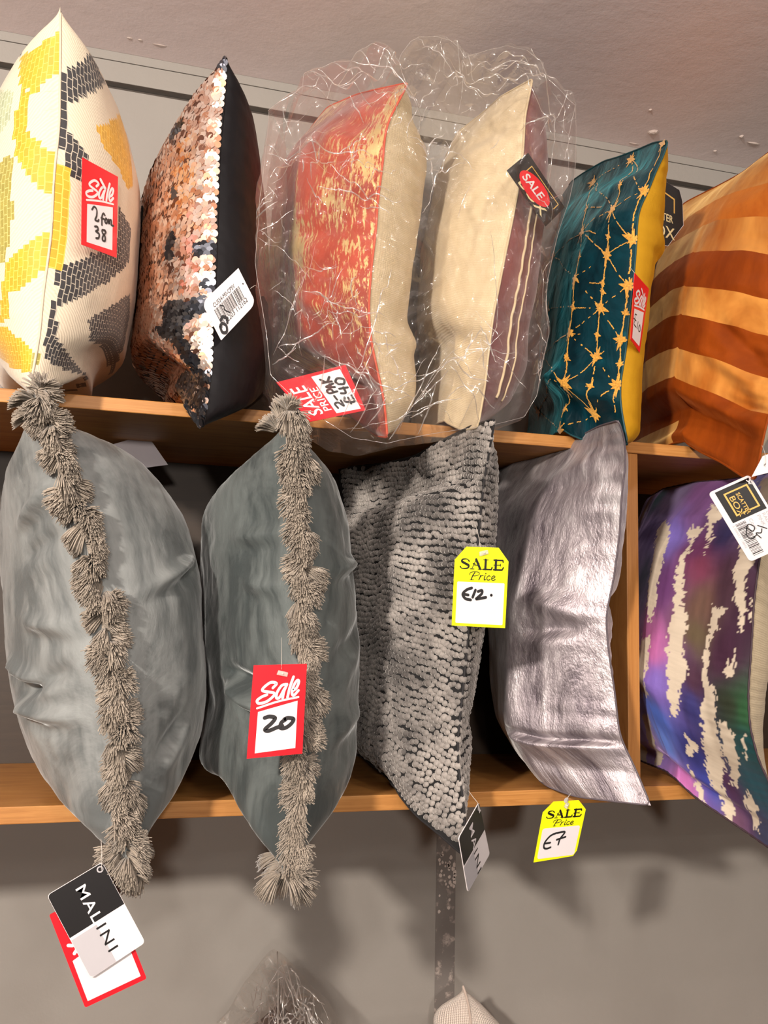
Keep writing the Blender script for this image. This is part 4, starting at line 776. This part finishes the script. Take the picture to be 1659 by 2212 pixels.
# plain white tag at the photograph's right edge
tg = Tag('swing_tag', 'blank white swing tag at the bottom corner of the striped cushion', [(1648, 985), (1712, 962), (1706, 1010), (1624, 1030)], (-.205, -.205, -.205, -.205), 'tag')
tg.shape(SQ, 'card', MT['white'], 0, tg.th); tg.ink([[(.22, .52)]], 'hole', MT['grey'], .0026, .0004); tg.string([(1652, 1008, -.207), (1653, 992, -.208), (1652, 978, -.205), (1646, 962, -.19)])
# blank card tucked behind the first fringed cushion
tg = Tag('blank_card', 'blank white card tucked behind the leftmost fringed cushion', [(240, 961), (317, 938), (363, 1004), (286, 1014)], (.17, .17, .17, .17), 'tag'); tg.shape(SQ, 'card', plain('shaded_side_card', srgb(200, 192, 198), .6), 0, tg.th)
# hanging brand tags
def malini(tg):
    tg.shape(rrect(0, 0, 1, 1, .045, .06), 'card', MT['white'], 0, .0008); tg.shape(rrect(.004, .006, .515, .994, .045, .06, (0, 0, 1, 1)), 'black_panel', MT['black'], .0002); tg.shape(rrect(.545, .535, .995, .992, .045, .06, (0, 1, 0, 0)), 'grey_panel', MT['grey'], .0002)
    tg.text('MAL', 'lettering', MT['white'], (.09, .57), tg.H*.185, .0004, .006, 1.28, space=1.16); tg.text('INI', 'lettering', MT['black'], (.56, .57), tg.H*.185, .0004, .003, 1.28, space=1.3)
    mb = MB(); a = np.arange(12)*2*math.pi/12
    for r0_, r1_ in ((.003, .0018),): mb.add(np.concatenate([tg.at([(.055+r*math.cos(x)/tg.W, .085+r*math.sin(x)/tg.H) for x in a], .0006) for r in (r0_, r1_)]), [(i, (i+1) % 12, 12+(i+1) % 12, 12+i) for i in range(12)])
    mb.build('eyelet', MT['grey'], tg.e, False)
tg = Tag('brand_tag', 'black, white and grey brand tag hanging below the leftmost fringed cushion', [(221, 1862), (314, 2036), (196, 2114), (101, 1934)], (-.150, -.150, -.150, -.150), 'tag'); malini(tg)
tg.string([(219, 1880, -.152), (220, 1862, -.152), (220, 1838, -.150), (218, 1812, -.140)])
tg = Tag('sale_tag', 'red edged sale tag half hidden behind the hanging brand tag', [(106, 1976), (238, 1914), (317, 2114), (184, 2177)], (-.146, -.146, -.146, -.146)); tg.shape(rrect(0, 0, 1, 1, .03, .02), 'card', MT['red'], 0, tg.th); tg.shape([(.075, .52), (.925, .40), (.93, .95), (.07, .95)], 'price_panel', MT['white'], .0002)
tg.ink([[(.14, .46), (.18, .44)], [(.10, .36), (.16, .38)]], 'lettering', MT['white'], .003, .0002); tg.string([(176, 1945, -.147), (205, 1890, -.148), (219, 1850, -.146), (218, 1812, -.140)])
tg = Tag('sale_tag', 'red and white sale tag marked 20, hanging on the second fringed cushion', [(548, 1437), (663, 1434), (653, 1628), (533, 1639)], (-.158, -.158, -.158, -.158))
red_sale(tg, [[(.27, .575), (.36, .565), (.46, .585), (.40, .64), (.29, .70), (.36, .718), (.50, .69), (.60, .675)], [(.66, .605), (.58, .64), (.57, .695), (.66, .70), (.76, .66), (.80, .61), (.70, .592), (.63, .605)]], .0038)
tg.barb((.54, .10), (.0105, .0045), -.25); tg.string([(608, 1446, -.160), (608, 1437, -.161), (608, 1410, -.152), (608, 1377, -.125)])
# yellow sale price tags
def yellow_sale(tg, strokes, wid, corner=True):
    o = [(.20, 0), (.80, 0), (1, .17), (1, 1) if corner else (1, .93), (0, 1), (0, .17)] if corner else [(.20, 0), (.78, 0), (1, .17), (1, .88), (.93, .97), (.55, .985), (0, 1), (0, .17)]
    tg.shape(o, 'card', MT['yellow'], 0, tg.th); tg.shape(rrect(.06, .445, .945, .965, .02, .015) if corner else rrect(.06, .445, .945, .95, .05, .04), 'price_panel', MT['white'], .0002)
    f = lambda p: [(.10+.80*x, .155+.125*y) for x, y in p]; k = tg.W*.012
    S = [(.20, .22), (.15, .02), (.05, .06), (.04, .28), (.12, .48), (.19, .66), (.17, .92), (.05, .98), (.00, .80)]
    T_, N_, M_ = k*1.0, k*2.0, k*3.4
    L_ = [(f(S), [N_, T_, N_, M_, M_, M_, N_, T_, N_]), (f([(.36, .02), (.27, .97)]), T_), (f([(.36, .02), (.46, .97)]), M_), (f([(.30, .50), (.36, .66), (.44, .44)]), T_), (f([(.23, .99), (.32, .99)]), T_), (f([(.41, .99), (.51, .99)]), T_), (f([(.29, .40), (.36, .54)]), T_),
          (f([(.58, .03), (.58, .97)]), M_), (f([(.53, .02), (.64, .02)]), T_), (f([(.53, .99), (.72, .99)]), N_), (f([(.72, .99), (.735, .78)]), N_), (f([(.82, .03), (.82, .97)]), M_), (f([(.77, .02), (.98, .02)]), N_), (f([(.98, .02), (.99, .2)]), N_), (f([(.77, .52), (.93, .50)]), T_), (f([(.93, .40), (.93, .62)]), T_), (f([(.77, .99), (.97, .99)]), N_), (f([(.97, .99), (1.0, .76)]), N_)]
    tg.ink(L_, 'lettering', MT['black'], k, .0003, label='serif letters reading SALE')
    g = lambda p: [(.28+.48*x, .315+.10*y) for x, y in p]; k2 = tg.W*.011
    tg.ink([(g(p), k2*w_) for p, w_ in (([(.20, .08), (.12, .5), (.07, 1.0)], 1.7), ([(.00, .40), (.03, .12), (.20, -.02), (.36, .08), (.36, .34), (.22, .50), (.14, .50)], 1), ([(.02, 1.0), (.16, 1.0)], .8), ([(.42, .42), (.40, .70), (.36, .98)], 1.5), ([(.40, .68), (.46, .46), (.53, .44)], 1), ([(.60, .42), (.57, .72), (.57, .96), (.62, .92)], 1.4), ([(.62, .18)], 2), ([(.80, .50), (.75, .42), (.68, .60), (.67, .86), (.73, .98), (.80, .86)], 1.2), ([(.87, .74), (.97, .62), (.98, .46), (.92, .42), (.86, .62), (.86, .88), (.92, .98), (1.0, .86)], 1.2))], 'lettering', MT['black'], k2, .0003, label='italic letters reading Price')
    tg.ink(strokes, 'handwriting', MT['ink'], wid, .0004)
tg = Tag('sale_tag', 'yellow sale price tag marked £12, hanging on the bobble cushion', [(984, 1180), (1100, 1184), (1091, 1357), (976, 1351)], (-.132, -.124, -.124, -.132))
yellow_sale(tg, [[(.33, .52), (.24, .545), (.17, .60), (.22, .655), (.32, .67)], [(.17, .60), (.27, .61)], [(.40, .545), (.355, .635)], [(.45, .56), (.52, .545), (.52, .585), (.45, .635), (.43, .655), (.60, .63)], [(.70, .60)]], .0031)
tg.barb((.51, .075), (.011, .0048), .25); tg.string([(1040, 1190, -.122), (1037, 1178, -.125), (1033, 1155, -.115), (1023, 1122, -.094)])
tg = Tag('brand_tag', 'brand tag turned sideways, hanging at the bottom corner of the bobble cushion', [(1035, 1733), (1058, 1845), (1011, 1928), (991, 1810)], (-.118, -.090, -.128, -.156), 'tag'); malini(tg)
tg.string([(1034, 1750, -.121), (1032, 1735, -.122), (1022, 1722, -.118), (1012, 1708, -.108)]); tg.ink([[(.09, .10), (.115, .06)], [(.07, .07), (.12, .10)]], 'fastener', MT['white'], .0022, .0012)
tg = Tag('sale_tag', 'yellow sale price tag marked £7, hanging below the crushed velvet cushion', [(1177, 1733), (1270, 1727), (1243, 1852), (1153, 1863)], (-.075, -.062, -.062, -.075))
yellow_sale(tg, [[(.40, .54), (.27, .58), (.17, .68), (.17, .765), (.24, .79), (.33, .775)], [(.18, .70), (.30, .695)], [(.42, .54), (.60, .535), (.52, .64), (.50, .74)], [(.44, .655), (.64, .62)]], .0022, False)
tg.barb((.50, .075), (.007, .0045), 1.1); tg.string([(1224, 1738, -.071), (1226, 1724, -.072), (1233, 1714, -.060)], .0005); tg.ink([[(.455, -.02)]], 'fastener', MT['white'], .006, .002)
# ================================================================== clear plastic bags
def film(name, haze=.05, base=.03):
    m_ = bpy.data.materials.new(name); m_.use_nodes = True; t = m_.node_tree; t.nodes.clear(); N = t.nodes.new; Lk = t.links.new
    out = N('ShaderNodeOutputMaterial'); tr = N('ShaderNodeBsdfTransparent'); gl = N('ShaderNodeBsdfGlossy'); df = N('ShaderNodeBsdfDiffuse'); tl = N('ShaderNodeBsdfTranslucent'); gl.inputs['Roughness'].default_value = .075; gl.inputs['Color'].default_value = (1, .97, .94, 1)
    tr.inputs['Color'].default_value = (.99, .985, .98, 1); df.inputs['Color'].default_value = (.85, .82, .80, 1); tl.inputs['Color'].default_value = (.85, .82, .80, 1)
    tc = N('ShaderNodeTexCoord'); no = N('ShaderNodeTexNoise'); no.inputs['Scale'].default_value = 34; no.inputs['Detail'].default_value = 2.5; no.inputs['Distortion'].default_value = 1.5; Lk(tc.outputs['Object'], no.inputs['Vector'])
    ab = N('ShaderNodeMath'); ab.operation = 'SUBTRACT'; ab.inputs[1].default_value = .5; Lk(no.outputs['Fac'], ab.inputs[0]); a2 = N('ShaderNodeMath'); a2.operation = 'ABSOLUTE'; Lk(ab.outputs[0], a2.inputs[0])
    bp = N('ShaderNodeBump'); bp.inputs['Strength'].default_value = .45; bp.inputs['Distance'].default_value = .006; Lk(a2.outputs[0], bp.inputs['Height']); Lk(bp.outputs['Normal'], gl.inputs['Normal'])
    lw = N('ShaderNodeLayerWeight'); lw.inputs['Blend'].default_value = .35; Lk(bp.outputs['Normal'], lw.inputs['Normal'])
    mr = N('ShaderNodeMapRange'); mr.inputs['To Min'].default_value = base; mr.inputs['To Max'].default_value = .20; Lk(lw.outputs['Fresnel'], mr.inputs['Value'])
    dd = N('ShaderNodeMixShader'); dd.inputs[0].default_value = .5; Lk(df.outputs[0], dd.inputs[1]); Lk(tl.outputs[0], dd.inputs[2])
    m1 = N('ShaderNodeMixShader'); m1.inputs[0].default_value = haze; Lk(tr.outputs[0], m1.inputs[1]); Lk(dd.outputs[0], m1.inputs[2])
    m2 = N('ShaderNodeMixShader'); Lk(mr.outputs['Result'], m2.inputs[0]); Lk(m1.outputs[0], m2.inputs[1]); Lk(gl.outputs[0], m2.inputs[2]); Lk(m2.outputs[0], out.inputs['Surface']); return m_
def crumple(x, y, seed, n=14):
    """sharp folds: distance to random, warped crease lines"""
    r = np.random.default_rng(seed); h = np.zeros_like(x)
    for k in range(n):
        a = r.random()*6.283; f = 5+42*r.random()**1.6; ph = r.random()*9; w_ = .25*fbm(x*6+k*3, y*6-k*5, seed+k, 2)
        s = (x*math.cos(a)+y*math.sin(a)+w_)*f+ph; tri = np.abs(s-np.floor(s)-.5)*2; h = h+(tri-.5)/f*np.where(vnoise(x*7+k, y*7-k, seed+40+k) > .35, 1, .25)
    return h
def bag_mesh(outline, Ymid, front, back, seed, amp=.10, nr=120, nt_=520, stretch=None, pw=3.0):
    O2 = np.array(outline, float); O2 = resample(np.concatenate([O2, O2[:1]]), nt_+1)[:-1]; c2 = O2.mean(0)
    O = np.array([at(p[0], p[1], Ymid(p[1])) for p in O2]); ctr = at(c2[0], c2[1], Ymid(c2[1])); mb = MB(); r = np.linspace(0, 1, nr)
    R, TH = np.meshgrid(r, np.arange(nt_)/nt_, indexing='ij'); out = []
    for sg, dep in ((-1, front), (1, back)):
        P = ctr+(O-ctr)[None]*R[..., None]; dome = (1-R**pw).clip(0)**(1/2.0)
        d = dep(P) if callable(dep) else dep
        cr = crumple(P[..., 0]*1.0+sg*3, P[..., 2]*1.0, seed+(0 if sg < 0 else 9))
        P = P.copy(); P[..., 1] += sg*dome*d+cr*amp*(.45+.55*R)*(1-R**10); P[..., 0] += cr*amp*.3*(1-R**8); out.append(P)
        idx = np.arange(nr*nt_).reshape(nr, nt_); a, b_ = idx[:-1], idx[1:]
        fs = np.stack([a, np.roll(a, -1, 1), np.roll(b_, -1, 1), b_], -1).reshape(-1, 4); fs = fs if sg < 0 else fs[:, ::-1]
        mb.add(P.reshape(-1, 3), fs.tolist())
    return mb
def crease_mat(name):  # whitish gloss that draws crease glints on the film
    m_ = bpy.data.materials.new(name); m_.use_nodes = True; t = m_.node_tree; t.nodes.clear(); N = t.nodes.new; Lk = t.links.new
    out = N('ShaderNodeOutputMaterial'); tr = N('ShaderNodeBsdfTransparent'); gl = N('ShaderNodeBsdfGlossy'); gl.inputs['Roughness'].default_value = .16; gl.inputs['Color'].default_value = (1, .98, .96, 1); df = N('ShaderNodeBsdfDiffuse'); df.inputs['Color'].default_value = (.9, .87, .85, 1)
    a = N('ShaderNodeMixShader'); a.inputs[0].default_value = .15; Lk(tr.outputs[0], a.inputs[1]); Lk(df.outputs[0], a.inputs[2]); b = N('ShaderNodeMixShader'); b.inputs[0].default_value = .30; Lk(a.outputs[0], b.inputs[1]); Lk(gl.outputs[0], b.inputs[2]); Lk(b.outputs[0], out.inputs['Surface']); return m_
def creases(mb, n, seed, nr, nt_, bias, rad=(.00025, .0009), sc=1):
    """pinched folds standing on the front sheet of a bag"""
    r = np.random.default_rng(seed); G = mb.V[0].reshape(nr, nt_, 3); c0 = None
    for k in range(n):
        if c0 is None or r.random() < (.35 if sc == 1 else .85): c0 = np.array(bias(r))
        p = c0+r.normal(size=2)*.11*sc; a = r.random()*6.283; L_ = sc*r.uniform(.04, .22)*(1 if r.random() < .7 else 2.6); m_ = 26; t = np.linspace(-.5, .5, m_); w_ = np.cumsum(r.normal(size=m_))*.0011+.02*r.normal()*t*t
        X = p[0]+math.cos(a)*t*L_-math.sin(a)*w_; Y = p[1]+math.sin(a)*t*L_+math.cos(a)*w_      # on the unit disc
        R = np.hypot(X, Y); ok = R < .985
        if ok.sum() < 6: continue
        X, Y, R = X[ok], Y[ok], R[ok]; f = (np.arctan2(Y, X) % (2*math.pi))/(2*math.pi)*nt_; i = f.astype(int) % nt_; g = R*(nr-1); j = np.clip(g.astype(int), 0, nr-2); fi = (f-np.floor(f))[:, None]; fj = (g-j)[:, None]; i1 = (i+1) % nt_
        P = (G[j, i]*(1-fi)+G[j, i1]*fi)*(1-fj)+(G[j+1, i]*(1-fi)+G[j+1, i1]*fi)*fj; q = len(P)
        mb.tube(P+np.array((0, -.0002, 0)), r.uniform(*rad)*(4*np.linspace(.04, .96, q)*(1-np.linspace(.04, .96, q)))**.6, 6, 1)
fm_ = film('clear_film', .05, .03)
BAG = [(925, 86), (966, 93), (986, 113), (997, 131), (1038, 118), (1088, 109), (1133, 118), (1160, 140), (1178, 181), (1205, 204), (1236, 235), (1238, 303), (1233, 389), (1223, 439), (1201, 502), (1187, 556), (1176, 610), (1172, 660), (1178, 728), (1165, 782), (1151, 864), (1124, 909), (1062, 925), (997, 934), (898, 950), (826, 966), (753, 954), (703, 923), (640, 880), (577, 819), (568, 728), (547, 602), (540, 540), (532, 457), (536, 403), (559, 321), (572, 249), (622, 208), (645, 215), (649, 168), (712, 143), (753, 140), (762, 122), (798, 102), (830, 118), (850, 149), (862, 120), (880, 98), (898, 88)]
e_ = empty('plastic_bag', at(850, 925, .1), 'clear crinkled plastic bag holding the coral and cream cushions', 'bag')
mb = bag_mesh(BAG, lambda y: -.02-.085*(y-100)/850, .075, .36, 4, .26)
for V in mb.V[:2]: V[:, 2] = np.where(V[:, 1] > -.003, np.maximum(V[:, 2], SH_T+.0006), V[:, 2]); V[:, 1] = np.minimum(V[:, 1], YW-.006); V[:, 0] = np.maximum(V[:, 0], np.where(V[:, 1] > -.09, np.minimum(.163+(V[:, 1]+.09)*.5, .223), -9)-.25*np.clip(V[:, 2]-2.02, 0, 1))
DIR = lambda px, py: ((px-868)/350., (py-560)/470.)
# outline starts at the top and runs clockwise: turn picture directions into disc angles
O2_ = np.array(BAG, float); O2_ = resample(np.concatenate([O2_, O2_[:1]]), 521)[:-1]; c2_ = O2_.mean(0); TH_ = np.arctan2(O2_[:, 1]-c2_[1], O2_[:, 0]-c2_[0])
def disc(px, py):
    a = math.atan2(py-c2_[1], px-c2_[0]); k = int(np.argmin(np.abs(np.angle(np.exp(1j*(TH_-a)))))); rr = math.hypot(px-c2_[0], py-c2_[1])/np.linalg.norm(O2_[k]-c2_); return (min(rr, .97)*math.cos(k/520*2*math.pi), min(rr, .97)*math.sin(k/520*2*math.pi))
SPOTS = [(960, 190)]*5+[(700, 210)]*3+[(1090, 190)]*2+[(790, 190)]*2+[(640, 300), (590, 350), (700, 420), (830, 280), (900, 380), (1180, 300), (1170, 640), (1150, 800), (650, 690)]+[(690, 715)]*3+[(740, 860)]*2+[(900, 890), (1000, 800), (950, 830), (570, 640), (560, 500), (1120, 520), (800, 830), (860, 930)]
creases(mb, 240, 6, 120, 520, lambda r: disc(*SPOTS[r.integers(len(SPOTS))]))
rim = np.concatenate([mb.V[0].reshape(120, 520, 3)[118], mb.V[0].reshape(120, 520, 3)[118][:1]]); mb.tube(rim, .0003, 5, 1)
mb.build('film', [fm_, crease_mat('film_fold_glint')], e_)
# ---------------------------------------------------------------- things below the shelf
C['dark'] = dict(shelf=.50, Y=(.21, .18, .14), W=.11, yaw=11, bt=-.07, sagT=.01, seam=[(604, 2150), (602, 2200), (600, 2350), (598, 2700), (596, 3080)], left=[(600, 2148), (560, 2165), (520, 2210), (470, 2300), (440, 2500), (440, 2800), (500, 3000), (594, 3085)], right=[(610, 2148), (650, 2165), (690, 2200), (740, 2300), (770, 2500), (760, 2800), (700, 3000), (598, 3085)])
cu = Cushion('dark', 40, 60, .004, 61); cu.root('fluffy_cushion', 'dark brown fluffy cushion inside the clear bag at the bottom edge')
fz = velvet('dark_fluff', srgb(66, 56, 52), srgb(120, 106, 98), .6, .7, 60); cu.panel('front_panel', 'left', fz); cu.panel('back_panel', 'right', fz)
BAG2 = [(598, 2054), (612, 2062), (640, 2090), (672, 2128), (708, 2160), (750, 2230), (790, 2330), (820, 2500), (820, 2800), (760, 3040), (600, 3090), (450, 3040), (390, 2800), (400, 2500), (440, 2330), (472, 2215), (500, 2185), (518, 2150), (548, 2108), (575, 2075), (590, 2058)]
e_ = empty('plastic_bag', (at(600, 3000, .15)[0], .15, .501), 'clear plastic bag with a pointed top standing below the shelf', 'bag')
mb = bag_mesh(BAG2, lambda y: .23 if y < 2212 else .23-.12*min(1, (y-2212)/400), .10, .10, 11, .30, 90, 320)
for V in mb.V[:2]: V[:, 1] = np.clip(V[:, 1], -.115, YW-.004); V[:, 2] = np.maximum(V[:, 2], .5012)
creases(mb, 210, 3, 90, 320, lambda r: (r.uniform(.60, .97), r.uniform(-.28, .28)), (.0004, .0011), .55)
mb.build('film', [film('clear_film_crisp', .045, .06), crease_mat('crisp_fold_glint')], e_)
mb = MB(); mb.tube(resample([at(599, 2056, .225), at(601, 2120, .165), at(600, 2230, .125), at(600, 2500, .03)], 30, 3), .0007, 5); mb.build('heat_seal', MT['thread'], e_)
C['knit'] = dict(shelf=.50, Y=(.22, .17, .12), W=.10, yaw=27, bt=-.06, sagT=.0, maxleft=.12, maxright=.12, seam=[(1000, 2130), (1012, 2160), (1018, 2212), (1022, 2400), (1022, 2700), (1020, 3050)], left=[(985, 2128), (962, 2140), (943, 2152), (936, 2170), (936, 2212), (930, 2400), (930, 2800), (1016, 3055)], right=[(1004, 2128), (1028, 2150), (1056, 2184), (1085, 2215), (1130, 2300), (1170, 2500), (1150, 2800), (1024, 3055)])
q = NM('ribbed_knit'); v = q.coords(); wv = q.n('TexWave', Scale=62, Distortion=.6, Detail=1); wv.bands_direction = 'X'; q.l(v, wv.inputs['Vector']); w2 = q.n('TexWave', Scale=110, Distortion=1, Detail=1); w2.bands_direction = 'Y'; q.l(v, w2.inputs['Vector'])
hk = q.math('ADD', wv.outputs['Fac'], q.math('MULTIPLY', w2.outputs['Fac'], .6)); q.base(q.ramp(hk, [(.1, srgb(186, 168, 156)), (.8, srgb(226, 212, 200))])).set(Roughness=.85, Sheen_Weight=.3, Specular_IOR_Level=.2); q.bump(hk, .6, .002)
cu = Cushion('knit', 60, 90, .002, 71); cu.root('knit_cushion', 'beige ribbed knit cushion top below the shelf beside the tape'); cu.panel('front_panel', 'left', q.m); cu.panel('back_panel', 'right', q.m); cu.piping('seam', q.m, .0018)
